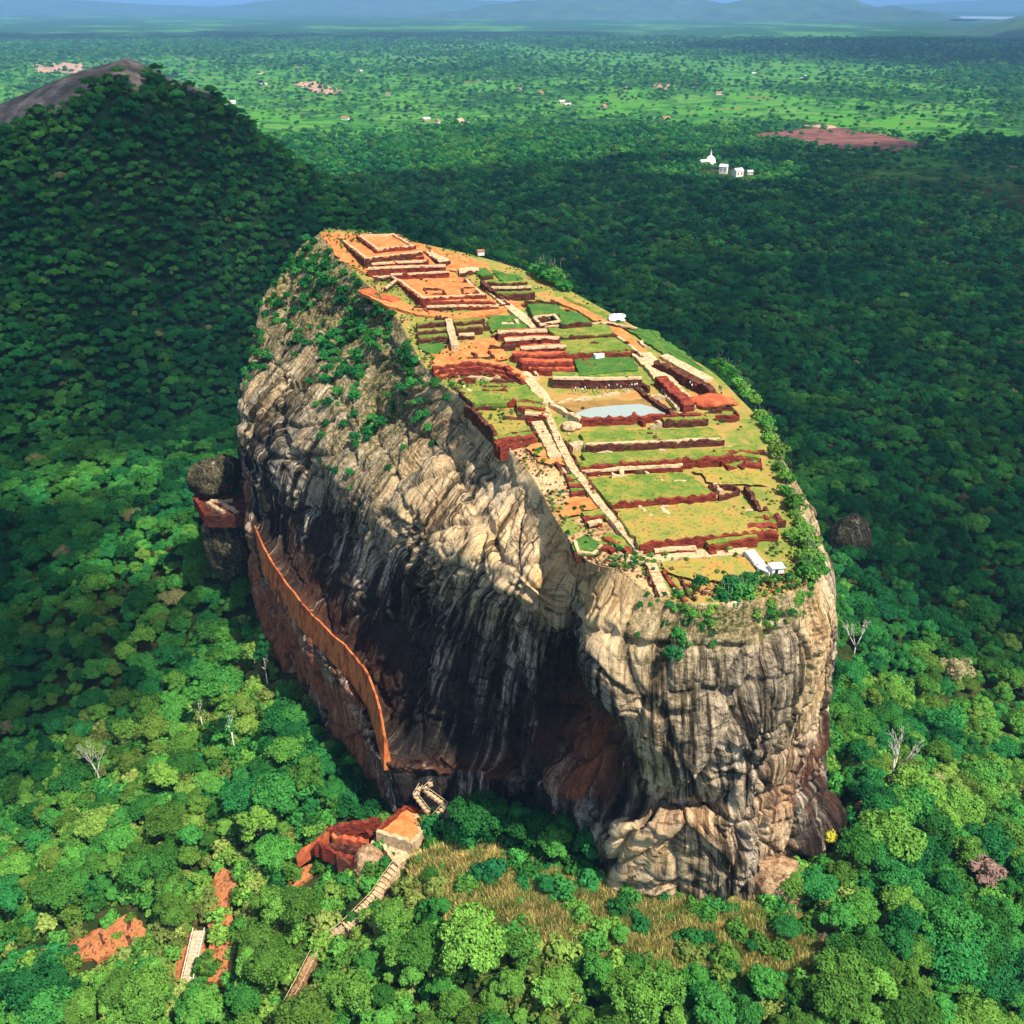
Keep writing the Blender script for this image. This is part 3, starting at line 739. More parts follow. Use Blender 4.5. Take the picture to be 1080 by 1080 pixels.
def zone(px_, py_):
    if px_ < 330: return 'low on the slope left of the stairway' if py_ > 840 else 'in the wood left of the rock'
    if px_ < 480: return 'beside the stairway below the rock'
    if px_ > 860: return 'on the slope right of the rock' if py_ < 930 else 'in the lower right corner of the slope'
    return 'in front of the rock foot'
KTXT = ['rounded broad', 'wide flat-topped', 'narrow domed', 'tall billowing', 'small compact', 'loose open-crowned']
def ttxt(t): return 'deep green' if t < .30 else 'bright green' if t < .55 else 'yellow-green'
for q, ii in enumerate(one):
    xx, yy = near[ii]; kk = int(RNG.integers(0, 6)); crown, trunk, r_, h_ = KINDS[kk]
    tint = float(tree_tint(near[ii:ii+1, 0], near[ii:ii+1, 1])[0])
    if tint > .76 : tint = .7
    lab = f'{KTXT[kk]} {ttxt(tint)} tree {zone(px[ii], py[ii])}'
    dryhere = in_poly(np.array([xx]), np.array([yy]), DRY)[0]
    s = float(RNG.uniform(.36, .55)) if dryhere else float(np.clip(RNG.normal(.74, .19), .40, 1.3))
    if dryhere: lab = f'small {KTXT[kk].split()[-1]} {ttxt(tint)} tree in the dry grass below the rock'
    t = thing('tree', lab, 'tree', (xx, yy, float(zn[ii])), 'trees ' + zone(px[ii], py[ii]) if not dryhere else 'small trees in the dry grass')
    t.rotation_euler.z = float(RNG.uniform(0, 6.28)); t.scale = (s, s, s*float(RNG.uniform(.9, 1.1)))
    cr = link('crown', crown, t); cr['tint'] = tint
    link('trunk', trunk, t)

def point_instances(name, P3, idx, scale, tint, objs, rot=None, kind='stuff'):
    me = bpy.data.meshes.new(name); me.vertices.add(len(P3)); me.vertices.foreach_set('co', np.asarray(P3, np.float32).ravel())
    for nm, ty, val in (('idx', 'INT', np.asarray(idx, np.int32)), ('sc', 'FLOAT', np.asarray(scale, np.float32)),
                        ('tint', 'FLOAT', np.asarray(tint, np.float32)), ('rz', 'FLOAT', RNG.uniform(0, 6.28, len(P3)).astype(np.float32))):
        a = me.attributes.new(nm, ty, 'POINT'); a.data.foreach_set('value', val)
    o = link(name, me)
    ng = bpy.data.node_groups.new(name, 'GeometryNodeTree')
    ng.interface.new_socket('Geometry', in_out='INPUT', socket_type='NodeSocketGeometry')
    ng.interface.new_socket('Geometry', in_out='OUTPUT', socket_type='NodeSocketGeometry')
    n, l = ng.nodes, ng.links
    gi, go = n.new('NodeGroupInput'), n.new('NodeGroupOutput')
    jn = n.new('GeometryNodeJoinGeometry')
    for ob in reversed(objs):
        oi = n.new('GeometryNodeObjectInfo'); oi.inputs['Object'].default_value = ob; oi.inputs['As Instance'].default_value = True
        l.new(oi.outputs['Geometry'], jn.inputs[0])
    ip = n.new('GeometryNodeInstanceOnPoints'); ip.inputs['Pick Instance'].default_value = True
    def na_(nm, ty):
        a = n.new('GeometryNodeInputNamedAttribute'); a.data_type = ty; a.inputs[0].default_value = nm; return a.outputs[0]
    l.new(gi.outputs[0], ip.inputs['Points']); l.new(jn.outputs[0], ip.inputs['Instance'])
    l.new(na_('idx', 'INT'), ip.inputs['Instance Index']); l.new(na_('sc', 'FLOAT'), ip.inputs['Scale'])
    cx_ = n.new('ShaderNodeCombineXYZ'); l.new(na_('rz', 'FLOAT'), cx_.inputs[2]); l.new(cx_.outputs[0], ip.inputs['Rotation'])
    l.new(ip.outputs[0], go.inputs[0])
    md = o.modifiers.new('scatter', 'NODES'); md.node_group = ng
    return tag(o, kind=kind)
# six of the single trees lend their crowns to the closed forest
CR = {}
for o in COL.objects:
    if o.name.startswith('crown') and o.data not in CR: CR[o.data] = o
SRC = [CR[k[0]] for k in KINDS if k[0] in CR]
rest = np.concatenate((near[restm], mid))
zr = land_z(rest[:, 0], rest[:, 1])
n_ = len(rest)
point_instances('forest', np.stack((rest[:, 0], rest[:, 1], zr-1.5), 1), RNG.integers(0, len(SRC), n_), np.clip(RNG.normal(.66, .17, n_), .32, 1.3),
                np.where(RNG.random(n_) < .010, RNG.uniform(.8, 1, n_), np.where(np.hypot(rest[:, 0], rest[:, 1]) > 430, .75, 1.0)*tree_tint(rest[:, 0], rest[:, 1])), SRC)
# lone trees in the far fields, whose light crowns also fill the distant woods
LOWO = []
for k, q in enumerate([(430, 118), (655, 96), (905, 122)]):
    p = at_z(*q, 0.0); gz = float(land_z(p[0], p[1]))
    t = thing('tree', ['lone dark round tree in the bright field right of the hill', 'lone dark round tree in the pale fields of the middle distance', 'lone dark round tree in the field above the bare red patch'][k], 'tree', (p[0], p[1], gz), 'lone trees in the far fields')
    t.scale = (1.8,)*3
    cr = link('crown', LOW[k], t); cr['tint'] = .2; LOWO.append(cr); link('trunk', KINDS[k][1], t)
dist = np.concatenate((mid2, fpts)); zd = land_z(dist[:, 0], dist[:, 1]); n_ = len(dist)
rd = np.hypot(dist[:, 0], dist[:, 1])
point_instances('distant_woods', np.stack((dist[:, 0], dist[:, 1], zd-2.0), 1), RNG.integers(0, 3, n_), np.clip(RNG.normal(.95, .25, n_), .4, 1.6)*(.9+sstep(2000, 5500, rd)*.7),
                np.clip(tree_tint(dist[:, 0], dist[:, 1])*.8, 0, .7), LOWO)

# single trees that stand out
def place_special(q, lab, crown, trunk, s=1.0, tint=.5, zoff=0, cat='tree'):
    h = [w for w in SPECIAL if w[:2] == q][0][2]; p = foot(q[0], q[1], h)
    t = thing('tree', lab, cat, p); t.scale = (s, s, s)
    if crown: cr = link('crown', crown, t); cr['tint'] = tint
    link('trunk', trunk, t); return t
def bare_tree(name, seed, h=14, tr=.30):
    g = random.Random(seed); mb = MB()
    def br(p, d, L, r, lvl):
        e = p+d*L; mb.bar(p, e, r, 6, r*.65)
        if lvl == 0: return
        for k in range(3 if lvl > 1 else 2):
            nd = (d+Vector((g.uniform(-1, 1), g.uniform(-1, 1), g.uniform(-.1, .8)))*.75).normalized()
            br(e, nd, L*g.uniform(.55, .78), r*.62, lvl-1)
    br(Vector((0, 0, -1)), Vector((g.uniform(-.1, .1), g.uniform(-.1, .1), 1)).normalized(), h*.42, tr, 4)
    return mesh_from(name, mb.V, mb.F, M['bark_pale'], True)
tall_c = crown_mesh('crown', 900, 3.4, 9.0, 9, 1100, .50, 'leaf', 15, gap=.12)
tall_t = trunk_mesh('trunk', 901, 17, 3.4, .30, 'bark_pale', 6)
place_special((240, 745), 'tall slender pale-trunked tree with thin yellow-green crown at the wood edge', tall_c, tall_t, 1.05, .72)
place_special((208, 735), 'tall thin tree with sparse crown left of the tallest pale-trunked tree', tall_c, tall_t, .85, .55)
place_special((278, 690), 'tall bare-stemmed pale trunk with dark crown close under the red wall', tall_c, tall_t, .9, .15)
place_special((868, 878), 'small tree with yellow flowering top against the right foot of rock', crown_mesh('crown', 910, 3.8, 3.6, 7, 1400, .42, 'leaf_yellow', 4.0), trunk_mesh('trunk', 911, 4, 3.8), 1.1)
place_special((1040, 925), 'pale pink blossoming tree on the lower right slope', crown_mesh('crown', 920, 4.2, 4.0, 7, 1100, .42, 'leaf_pink', 6.5, gap=.08), trunk_mesh('trunk', 921, 6.5, 4), 1.15)
place_special((1028, 552), 'single light green round tree among dark forest near right edge', KINDS[0][0], KINDS[0][1], 1.35, .62)
place_special((945, 800), 'leafless white dead tree leaning on the slope right of the rock', None, bare_tree('trunk', 5), 1.2)
place_special((905, 668), 'leafless pale branching dead tree above the right slope near the cliff', None, bare_tree('trunk', 9), 1.15)
place_special((100, 800), 'leafless grey branching tree in the shaded wood on the left', None, bare_tree('trunk', 14), 1.1)

# shrubs
SH = [crown_mesh('foliage', 700+k, 1.9, 1.5, 6, 420, .26, 'leaf', .5) for k in range(3)]
SHSTEM = trunk_mesh('stem', 720, .8, 1.2, .10, 'bark', 4)
def rim3(px, py, off=0.0):
    p = rim(px, py); return (p[0], p[1], p[2]-.6+off)
def shrub(q, lab, grp, s=1.0, tint=.55, off=0.0):
    p = rim3(*q, off=off); t = thing('shrub', lab, 'shrub', p, grp); t.scale = (s, s, s*.9); t.rotation_euler.z = random.uniform(0, 6)
    f = link('foliage', random.choice(SH), t); f['tint'] = tint; link('stem', SHSTEM, t); return f
FSRC = []
for k, q in enumerate([(758, 388), (768, 394), (776, 402), (783, 411), (789, 421), (797, 436), (805, 449), (811, 462), (816, 476), (820, 490), (825, 503), (829, 517), (835, 531), (840, 545), (845, 558), (848, 570), (852, 583), (856, 596), (846, 588), (838, 566), (828, 528), (850, 603), (842, 600)]):
    for dx, dy in ((1, 0), (5, 5)):
        FSRC.append(shrub((q[0]+dx+random.uniform(-3, 3), q[1]+dy+random.uniform(-3, 3)), 'bright green shrub overhanging the right rim of the summit', 'shrubs along the right rim', random.uniform(.7, 1.75), random.uniform(.5, .8)))
for q in [(566, 290), (574, 294), (581, 298), (588, 301), (596, 305), (570, 288), (585, 297)]:
    shrub(q, 'green shrub on the far rim beside the upper palace ruins', 'shrubs on the far rim', random.uniform(1.4, 2.6), random.uniform(.3, .6))
for q in [(735, 648), (728, 655), (742, 660), (760, 625), (772, 618), (765, 636), (780, 628), (715, 668), (722, 676), (710, 690), (748, 640), (790, 612), (700, 655), (738, 615)]:
    p = at_y(q[0], q[1], 176-(q[1]-600)*.12); t = thing('shrub', 'dark green shrub on the stony apron below the lowest terrace', 'shrub', p-np.array((0, 0, 1.0)), 'shrubs on the front apron'); s = random.uniform(.8, 1.7); t.scale = (s, s, s)
    f = link('foliage', random.choice(SH), t); f['tint'] = random.uniform(.1, .5); link('stem', SHSTEM, t)
# scrub growing out of the flanks where the rock holds soil
vegw = Aq[..., 3]; cand = np.argwhere((vegw > .35) & (np.arange(NS)[:, None] < len(np.arange(0, vis, .52))) & (np.arange(NV)[None] > 2))
pp = Pq[cand[:, 0], cand[:, 1]]; ww = vegw[cand[:, 0], cand[:, 1]]
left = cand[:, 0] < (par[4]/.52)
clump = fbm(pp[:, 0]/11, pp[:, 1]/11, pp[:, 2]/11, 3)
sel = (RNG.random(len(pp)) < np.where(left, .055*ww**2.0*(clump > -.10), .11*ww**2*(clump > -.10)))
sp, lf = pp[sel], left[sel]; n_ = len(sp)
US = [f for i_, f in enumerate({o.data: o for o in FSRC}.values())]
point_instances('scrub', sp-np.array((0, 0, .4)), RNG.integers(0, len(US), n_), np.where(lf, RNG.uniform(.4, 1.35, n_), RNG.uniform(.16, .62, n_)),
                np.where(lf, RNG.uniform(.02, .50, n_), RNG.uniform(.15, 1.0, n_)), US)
# shrubs and saplings that close the gaps between the near trees
CORE = [poly_world(c_) for c_ in ([(345, 866), (402, 856), (432, 850), (455, 862), (440, 905), (420, 922), (374, 986), (310, 1068), (294, 1062), (338, 985), (398, 918), (344, 906)], *[[(sum(q[0] for q in c__)/len(c__)+.78*(x_-sum(q[0] for q in c__)/len(c__)), sum(q[1] for q in c__)/len(c__)+.78*(y_-sum(q[1] for q in c__)/len(c__))) for x_, y_ in c__] for c__ in CLEAR_PX])]
und = keep(scatter(105, 330, 3.6, R(44), .45), 2.0)
for q_, c_ in enumerate(CORE): und = und[~in_poly(und[:, 0], und[:, 1], c_) | (RNG.random(len(und)) < (.30 if q_ == 0 else .22))]
k_ = in_poly(und[:, 0], und[:, 1], DRY); und = und[~k_ | (RNG.random(len(und)) < .30)]
n_ = len(und)
point_instances('undergrowth', np.stack((und[:, 0], und[:, 1], land_z(und[:, 0], und[:, 1])-.3), 1), RNG.integers(0, len(US), n_), RNG.uniform(.9, 2.3, n_), np.clip(tree_tint(und[:, 0], und[:, 1])+.05, 0, .9), US)
# dry grass in front of the rock
g = np.random.default_rng(3); nb = 60
ang = g.random(nb)*6.28; q = .55*np.sqrt(g.random(nb)); bx, by = q*np.cos(ang), q*np.sin(ang); hh = .7+.9*g.random(nb)
lx, ly = bx*.9+g.normal(size=nb)*.2, by*.9+g.normal(size=nb)*.2; wd = .09
V = np.stack((np.stack((bx-wd*np.sin(ang), by+wd*np.cos(ang), 0*bx), 1), np.stack((bx+wd*np.sin(ang), by-wd*np.cos(ang), 0*bx), 1), np.stack((bx+lx, by+ly, hh), 1)), 1).reshape(-1, 3)
tme = mesh_from('grass_tuft', V, np.arange(nb*3).reshape(-1, 3), M['grass_tuft'])
a = tme.attributes.new('leaf', 'FLOAT', 'POINT'); a.data.foreach_set('value', np.repeat(g.random(nb), 3).astype(np.float32))
D_ = np.array(DRY); gx = RNG.uniform(D_[:, 0].min(), D_[:, 0].max(), 13000); gy = RNG.uniform(D_[:, 1].min(), D_[:, 1].max(), 13000)
k_ = in_poly(gx, gy, DRY) & ~in_poly(gx, gy, ROCK_OUT) ; gx, gy = gx[k_], gy[k_]
p = (gx[0], gy[0]); tuft = tag(link('grass_tuft', tme, None, (p[0], p[1], float(land_z(*p)))), 'tuft of dry straw-coloured grass on the slope below the rock', 'grass'); tuft['tint'] = .4
point_instances('grass', np.stack((gx, gy, land_z(gx, gy)), 1), np.zeros(len(gx)), RNG.uniform(.8, 1.9, len(gx)), RNG.random(len(gx)), [tuft])

# ------------------------------------------------------------------ ruins on the summit
def top_pts(pxs, h=0.0):
    """points whose height is h above the summit's slope"""
    out = []
    for px_, py_ in pxs:
        y = 280.0
        for _ in range(30): p = at_z(px_, py_, ztop(y)+h); y = p[1]
        out.append(p)
    return np.array(out)
def resample(pts, step):
    out = []
    for a, b in zip(pts[:-1], pts[1:]):
        n = max(1, int(np.linalg.norm(np.asarray(b)-a)/step))
        out += [a+(np.asarray(b)-a)*k/n for k in range(n)]
    out.append(np.asarray(pts[-1])); return np.array(out)
def strip_mb(pts, th, depth, jz=.34, jx=.20, step=1.1, mb=None, seed=0):
    """ruined wall: a strip of given thickness whose top follows pts, with a worn edge"""
    g = np.random.default_rng(seed); P = resample(np.asarray(pts, float), step); n = len(P)
    t = np.gradient(P[:, :2], axis=0); t /= np.linalg.norm(t, axis=1, keepdims=True)+1e-9
    nn = np.stack((t[:, 1], -t[:, 0]), 1)
    j = g.normal(size=n)*jx; zt = P[:, 2]+g.normal(size=n)*jz*.6-np.abs(g.normal(size=n))*jz
    L = P[:, :2]+nn*(th/2+j)[:, None]; Rr = P[:, :2]-nn*(th/2-j*.4)[:, None]
    V = []
    for k in range(n):
        zb = P[k, 2]-depth
        V += [(L[k, 0]+nn[k, 0]*.12, L[k, 1]+nn[k, 1]*.12, zb), (L[k, 0], L[k, 1], zt[k]), (Rr[k, 0], Rr[k, 1], zt[k]+g.normal()*jz*.3), (Rr[k, 0]-nn[k, 0]*.12, Rr[k, 1]-nn[k, 1]*.12, zb)]
    F = []
    for k in range(n-1):
        a, b = 4*k, 4*k+4
        F += [(a, b, b+1, a+1), (a+1, b+1, b+2, a+2), (a+2, b+2, b+3, a+3), (a+3, b+3, b, a)]
    F += [(0, 1, 2, 3), (4*n-1, 4*n-2, 4*n-3, 4*n-4)]
    mb = mb or MB(); return mb.add(V, F)
SEED = [100]
def nseed(): SEED[0] += 1; return SEED[0]
def soft_poly(pts, step=1.6, j=.22, seed=0):
    g = np.random.default_rng(seed); P = resample(np.vstack((pts, pts[:1])), step)[:-1]
    P = P.copy(); P[:, :2] += g.normal(size=(len(P), 2))*j; return P
def terrace(label, px_, mat, walls=(), extra=0.0, wmat='brick', th=.9, rise=.15, depth=5.0, coping=None, cat='terrace', group=None, zabs=None):
    """a level terrace: flat top plus brick walls along the given edges (i -> i+1)"""
    back_ = sorted(range(len(px_)), key=lambda k: px_[k][1])[:2]
    yb = np.mean([rim(*px_[k])[1] for k in back_]); z = (ztop(yb)+extra) if zabs is None else zabs
    P = np.array([at_z(a, b, z) for a, b in px_])
    c_ = P.mean(0); t = thing('terrace', label, cat, (c_[0], c_[1], z), group)
    S = soft_poly(P, seed=nseed()); MB().prism([(p[0], p[1]) for p in S], z-depth, list(z+.12*RNG.normal(size=len(S)))).build('lawn' if mat.startswith('lawn') else 'floor', M[mat], t)
    for w in walls:
        a, b = P[w], P[(w+1) % len(P)]
        q = np.array((a, b)); q[:, 2] += rise
        strip_mb(q, th, depth, seed=nseed()).build('retaining_wall', M[wmat], t)
        if coping:
            d = (b-a)[:2]; d = d/np.linalg.norm(d); n_ = np.array((d[1], -d[0]))
            inn = 1 if n_ @ (c_[:2]-a[:2]) > 0 else -1
            q2 = q.copy(); q2[:, :2] += n_*inn*th*.9; q2[:, 2] += .12
            strip_mb(q2, th*1.1, 1.2, jz=.06, jx=.12, seed=nseed()).build('coping', M[coping], t)
    return t, z
def wall(label, px_, h=1.6, th=.8, mat='brick', group='low brick walls on the summit', z=None, name='brick_wall', cat='wall', cap=None):
    P = top_pts(px_, h) if z is None else np.array([at_z(a, b, z) for a, b in px_])
    mb = strip_mb(P, th, h+2.0, seed=nseed())
    if cap is None:
        o = mb.obj(name, M[mat]); return tag(o, label, cat, group)
    t = thing(name, label, cat, P.mean(0)-np.array((0, 0, h)), group); mb.build('wall_body', M[mat], t)
    q = P.copy(); q[:, 2] += .18; strip_mb(q, th*.95, .6, jz=.05, jx=.08, seed=nseed()).build('coping', M[cap], t); return t
def stepped(label, rows, h=2.0, th=1.2, mat='brick', cap='pale', group='stepped brick stages on the summit', name='stepped_wall', fill=2.6, fmat='lawn'):
    """stages of masonry one below the other; every stage is a part"""
    R_ = [(top_pts(r[0], r[1] if len(r) > 1 else h), r[1] if len(r) > 1 else h, r[2] if len(r) > 2 else cap) for r in rows]
    c_ = np.vstack([r[0] for r in R_]).mean(0); t = thing(name, label, 'wall', c_-np.array((0, 0, h)), group)
    for P, hh, cp_ in R_:
        s = strip_mb(P, th, max(hh, 1.5)+2.5, seed=nseed()).build('stage', M[mat], t)
        if fill:
            q = P.copy(); q[:, 1] += fill/2+th*.3; q[:, 2] -= .12; strip_mb(q, fill, max(hh, 1.5)+2, jz=.10, jx=.2, seed=nseed()).build('bench', M[fmat], t)
        if cp_:
            q = P.copy(); q[:, 2] += .2; mb = strip_mb(q, th*.95, .6, jz=.05, jx=.08, seed=nseed())
            s2 = mb.build('coping', M[cp_], t)
    return t
def ribbon(name, label, px_, w, mat, h=.12, cat='path', steps=False, kind=None, th=1.2, zf=None, jit=.22):
    P = top_pts(px_, h) if zf is None else np.array([at_z(a, b, z_) for (a, b), z_ in zip(px_, zf)])
    P = resample(P, 1.2); n = len(P); g = np.random.default_rng(nseed())
    t = np.gradient(P[:, :2], axis=0); t /= np.linalg.norm(t, axis=1, keepdims=True)+1e-9; nn = np.stack((t[:, 1], -t[:, 0]), 1)
    ww = w/2*(1+jit*fbm(np.arange(n)/4., SEED[0], .5, 2)+.06*g.normal(size=n))
    L, Rr = P[:, :2]+nn*ww[:, None], P[:, :2]-nn*ww[:, None]
    mb = MB()
    if steps:
        for k in range(n-1):
            zz = max(P[k, 2], P[k+1, 2]); poly = [L[k], L[k+1], Rr[k+1], Rr[k]]; mb.prism([tuple(q) for q in poly], zz-th, zz+.04*(k % 2))
    else:
        V = []
        for k in range(n): V += [(*L[k], P[k, 2]-th), (*L[k], P[k, 2]), (*Rr[k], P[k, 2]), (*Rr[k], P[k, 2]-th)]
        F = []
        for k in range(n-1):
            a, b = 4*k, 4*k+4; F += [(a, b, b+1, a+1), (a+1, b+1, b+2, a+2), (a+2, b+2, b+3, a+3)]
        F += [(0, 1, 2, 3), (4*n-1, 4*n-2, 4*n-3, 4*n-4)]
        mb.add(V, F)
    o = mb.obj(name, M[mat])
    return tag(o, kind='structure') if kind else tag(o, label, cat)
def patch(label_kind, px_, mat, h=.08):
    """bare earth or grass lying on the slope"""
    P = soft_poly(top_pts(px_, h), 1.5, .5, nseed()); P[:, 2] = ztop(P[:, 1])+h
    c_ = P.mean(0); n = len(P); V = np.vstack((P, c_[None]))
    # fan, then a finer ring so the outline is ragged rather than straight
    mb = MB(); mb.add(V, [(k, (k+1) % n, n) for k in range(n)]); return tag(mb.obj(label_kind, M[mat]), kind='structure')

# upper palace
patch('earth', [(338, 245), (380, 246), (440, 256), (470, 264), (516, 278), (520, 290), (470, 285), (400, 295), (360, 275), (345, 255)], 'earth', .1)
_, zP = terrace('large orange earth platform of the upper palace at the far end of the summit', [(352, 248), (420, 247), (446, 266), (385, 273)], 'earth', (2, 3), -0.6, 'brick_dark', coping='pale')
terrace('raised square floor framed by low pale walls on the upper palace platform', [(377, 250), (416, 248), (438, 261), (397, 265)], 'earth', (0, 1, 2, 3), 0, 'brick', .9, .7, 1.6, 'pale', zabs=zP+.7)
stepped('row of three long stepped walls directly below the upper palace platform', [([(386, 274), (420, 271), (447, 270)], 1.6, None), ([(392, 278), (425, 276), (452, 275)], 2.0, 'pale'), ([(388, 283), (430, 281), (470, 280)], 2.6, 'pale')], th=1.5, fmat='earth')
wall('pale bent wall turning down to the red path at the left of the palace', [(394, 292), (412, 291), (418, 294), (406, 304)], 1.4, .8, 'brick_dark', cap='pale')
_, zQ = terrace('orange floored second palace terrace with white edged front', [(412, 291), (473, 287), (494, 295), (512, 311), (445, 315)], 'earth', (2, 3, 4), -0.4, 'brick', coping='pale')
wall('pale back wall of the second palace terrace', [(412, 289), (440, 288), (474, 286)], 2.2, .9, 'brick', cap='pale')
for q, lab in (([(447, 304), (467, 304), (470, 309), (450, 309), (447, 304)], 'sunken green-floored room at the left front of the second palace terrace'), ([(487, 303), (500, 302), (504, 308), (489, 309), (487, 303)], 'small sunken dark room at the right front of the second palace terrace')):
    wall(lab, q, 1.0, .7, 'brick_dark', 'sunken rooms of the palace', z=zQ+.6, name='sunken_room', cat='ruin')
stepped('double brick front plinth under the second palace terrace', [([(446, 318), (480, 317), (523, 318)], 2.2, None), ([(450, 323), (485, 322), (526, 322)], 1.2, 'pale')], th=1.3, fmat='earth')
ribbon('path', None, [(383, 305), (398, 312), (415, 320), (445, 329), (480, 334), (520, 328), (545, 318)], 6, 'earth', .25, kind=1)
ribbon('path', None, [(384, 305), (400, 311), (418, 316)], 5, 'earth_red', .45, kind=1)
terrace('pale rectangular stone slab floor right of the upper palace', [(448, 266), (456, 265), (474, 274), (466, 277)], 'pale', (2, 3), .1, 'brick_dark')
terrace('narrow pale slab below the slab floor at the far right of the palace', [(483, 283), (503, 281), (506, 285), (485, 288)], 'pale', (2,), .3, 'brick_dark')
terrace('small green lawn on the far right corner of the summit', [(486, 277), (514, 283), (520, 290), (508, 291)], 'lawn_green', (2,), -.2, 'brick_dark')
patch('grass', [(520, 284), (548, 292), (556, 300), (530, 296)], 'lawn_green', .2)
stepped('three dark red ruined walls stacked beside the top of the axis path', [([(514, 297), (535, 298), (556, 297)], 2.2, None), ([(518, 303), (540, 303), (560, 302)], 2.0, 'pale'), ([(524, 309), (545, 309), (564, 308)], 2.2, None)], mat='brick_dark')
wall('jagged dark wall fragment on the left edge of the axis path top', [(508, 296), (518, 304), (530, 312)], 1.8, 1.6, 'brick_dark')

# west side of the summit
stepped('dark stepped brick block on the left of the pale cross path', [([(439, 342), (455, 340), (469, 340)], 2.4, None), ([(440, 349), (455, 348), (470, 347)], 2.2, None), ([(441, 356), (458, 355), (472, 354)], 2.0, None)], mat='brick_dark', th=1.6)
stepped('dark stepped brick block on the right of the pale cross path', [([(478, 339), (495, 338), (511, 337)], 2.2, None), ([(481, 346), (496, 345), (509, 344)], 2.0, None), ([(484, 353), (500, 352)], 1.2, 'pale')], mat='brick_dark', th=1.6)
ribbon('stairway', 'pale narrow stair between the two dark stepped brick blocks', [(473, 336), (476, 350), (480, 364)], 2.2, 'pale', 2.2, 'stairs', True, th=3)
patch('grass', [(512, 333), (545, 332), (558, 346), (520, 350)], 'lawn_green', .3)
patch('grass', [(438, 360), (470, 362), (462, 374), (446, 370)], 'lawn_green', .3)
patch('earth', [(455, 366), (520, 356), (538, 378), (500, 382), (458, 386)], 'earth', .25)
stepped('long curved red brick front of four courses below the ochre flat', [([(456, 387), (480, 384), (505, 381), (532, 386), (547, 394)], 2.4, None), ([(457, 392), (482, 388), (508, 386), (536, 391), (551, 399)], 1.8, None), ([(459, 396), (484, 392), (512, 391), (540, 397), (553, 403)], 1.0, None)], mat='brick', th=1.6, fmat='earth')
terrace('yellow-green lawn with pale wall lines on the left of the axis path', [(470, 399), (545, 395), (570, 421), (500, 426)], 'lawn', (3,), -.5, 'brick_dark', depth=1.6)
wall('short pale wall line across the yellow-green lawn', [(480, 399), (500, 397), (528, 397)], .8, .8, 'pale', 'pale wall lines on the lawn')
wall('pale L-shaped wall line on the yellow-green lawn', [(489, 406), (496, 411), (520, 410), (535, 408)], .8, .8, 'pale', 'pale wall lines on the lawn')
terrace('sloping lower yellow lawn above the red rubble wall on the left rim', [(500, 427), (534, 423), (552, 440), (558, 453), (525, 461)], 'lawn_dry', (3, 4), -.6, 'brick_dark', depth=1.8)
stepped('red brick stepped block beside the axis path left of the pool', [([(533, 421), (555, 421), (572, 424)], 1.8, None), ([(545, 428), (560, 428), (575, 430)], 1.8, None), ([(554, 435), (566, 436), (578, 438)], 1.6, 'pale')], th=1.5)
stepped('red rubble wall on the left rim below the yellow lawn', [([(522, 465), (540, 461), (562, 459)], 2.0, None), ([(526, 470), (545, 466), (566, 463)], 1.2, None)], th=1.8)
wall('dark wall running down the left rim beside the yellow lawn', [(492, 424), (505, 436), (524, 456)], 2.2, 1.0, 'brick_dark')
patch('earth', [(553, 470), (577, 467), (600, 480), (606, 492), (572, 487)], 'earth', .4)
stepped('small flight of three red brick steps left of the axis path', [([(598, 505), (608, 504), (618, 503)], 1.2, None), ([(600, 511), (611, 510), (622, 509)], 1.1, None), ([(602, 518), (614, 517), (626, 516)], 1.0, None)], th=1.4)
patch('earth', [(604, 524), (632, 521), (642, 533), (612, 541), (590, 545)], 'earth', .5)
stepped('low red ruin on bare rock below the orange ledge', [([(616, 546), (630, 543), (642, 541)], 1.2, None), ([(620, 552), (634, 549)], .9, 'pale')], th=1.5)
hz = float(surf([(614, 577)], 0)[0][2])
terrace('small half-round grassy terrace on the lip of the left cliff', [(603, 571), (618, 563), (637, 576), (628, 586), (608, 584)], 'lawn_green', (2, 3, 4), 0, 'brick_dark', .7, .2, 2.0, 'pale', zabs=hz+.5)
t = thing('masonry_tier', 'curved tiers of dark masonry under the half-round grassy terrace', 'wall', surf([(615, 595)], 0)[0])
for q in ([(596, 581), (604, 590), (618, 594), (632, 590)], [(598, 589), (606, 598), (620, 602), (632, 597)], [(601, 597), (610, 605), (622, 608)]):
    strip_mb(surf(q, .7), .8, 2.0, jz=.15, seed=nseed()).build('tier', M['boulder_tan'], t)
stepped('red broken masonry beside the pale stair at the near left corner', [([(640, 566), (652, 572), (668, 582)], .9, None), ([(634, 574), (648, 580)], .6, None)], th=1.6)

# axis path: one long pale stair down the middle of the summit
ribbon('path', None, [(514, 303), (530, 317), (548, 331), (564, 345)], 3.2, 'pale', .5, kind=1)
ribbon('path', None, [(552, 392), (568, 412), (578, 424)], 3.4, 'pale', .5, kind=1)
ribbon('stairway', 'long pale stair running down the middle of the summit left of the lawns', [(572, 424), (580, 442), (590, 466), (602, 490), (618, 511), (634, 532), (650, 551), (664, 567), (676, 582)], 2.0, 'pale', .9, 'stairs', True, th=2)
ribbon('stairway', 'broad pale steps beside the long stair below the pool corner', [(566, 444), (576, 462), (586, 482)], 3.0, 'pale', .9, 'stairs', True, th=2)
wall('low dark wall along the right side of the long stair', [(597, 462), (608, 486), (626, 512), (642, 534), (660, 556), (672, 572)], 1.0, .6, 'brick_dark')

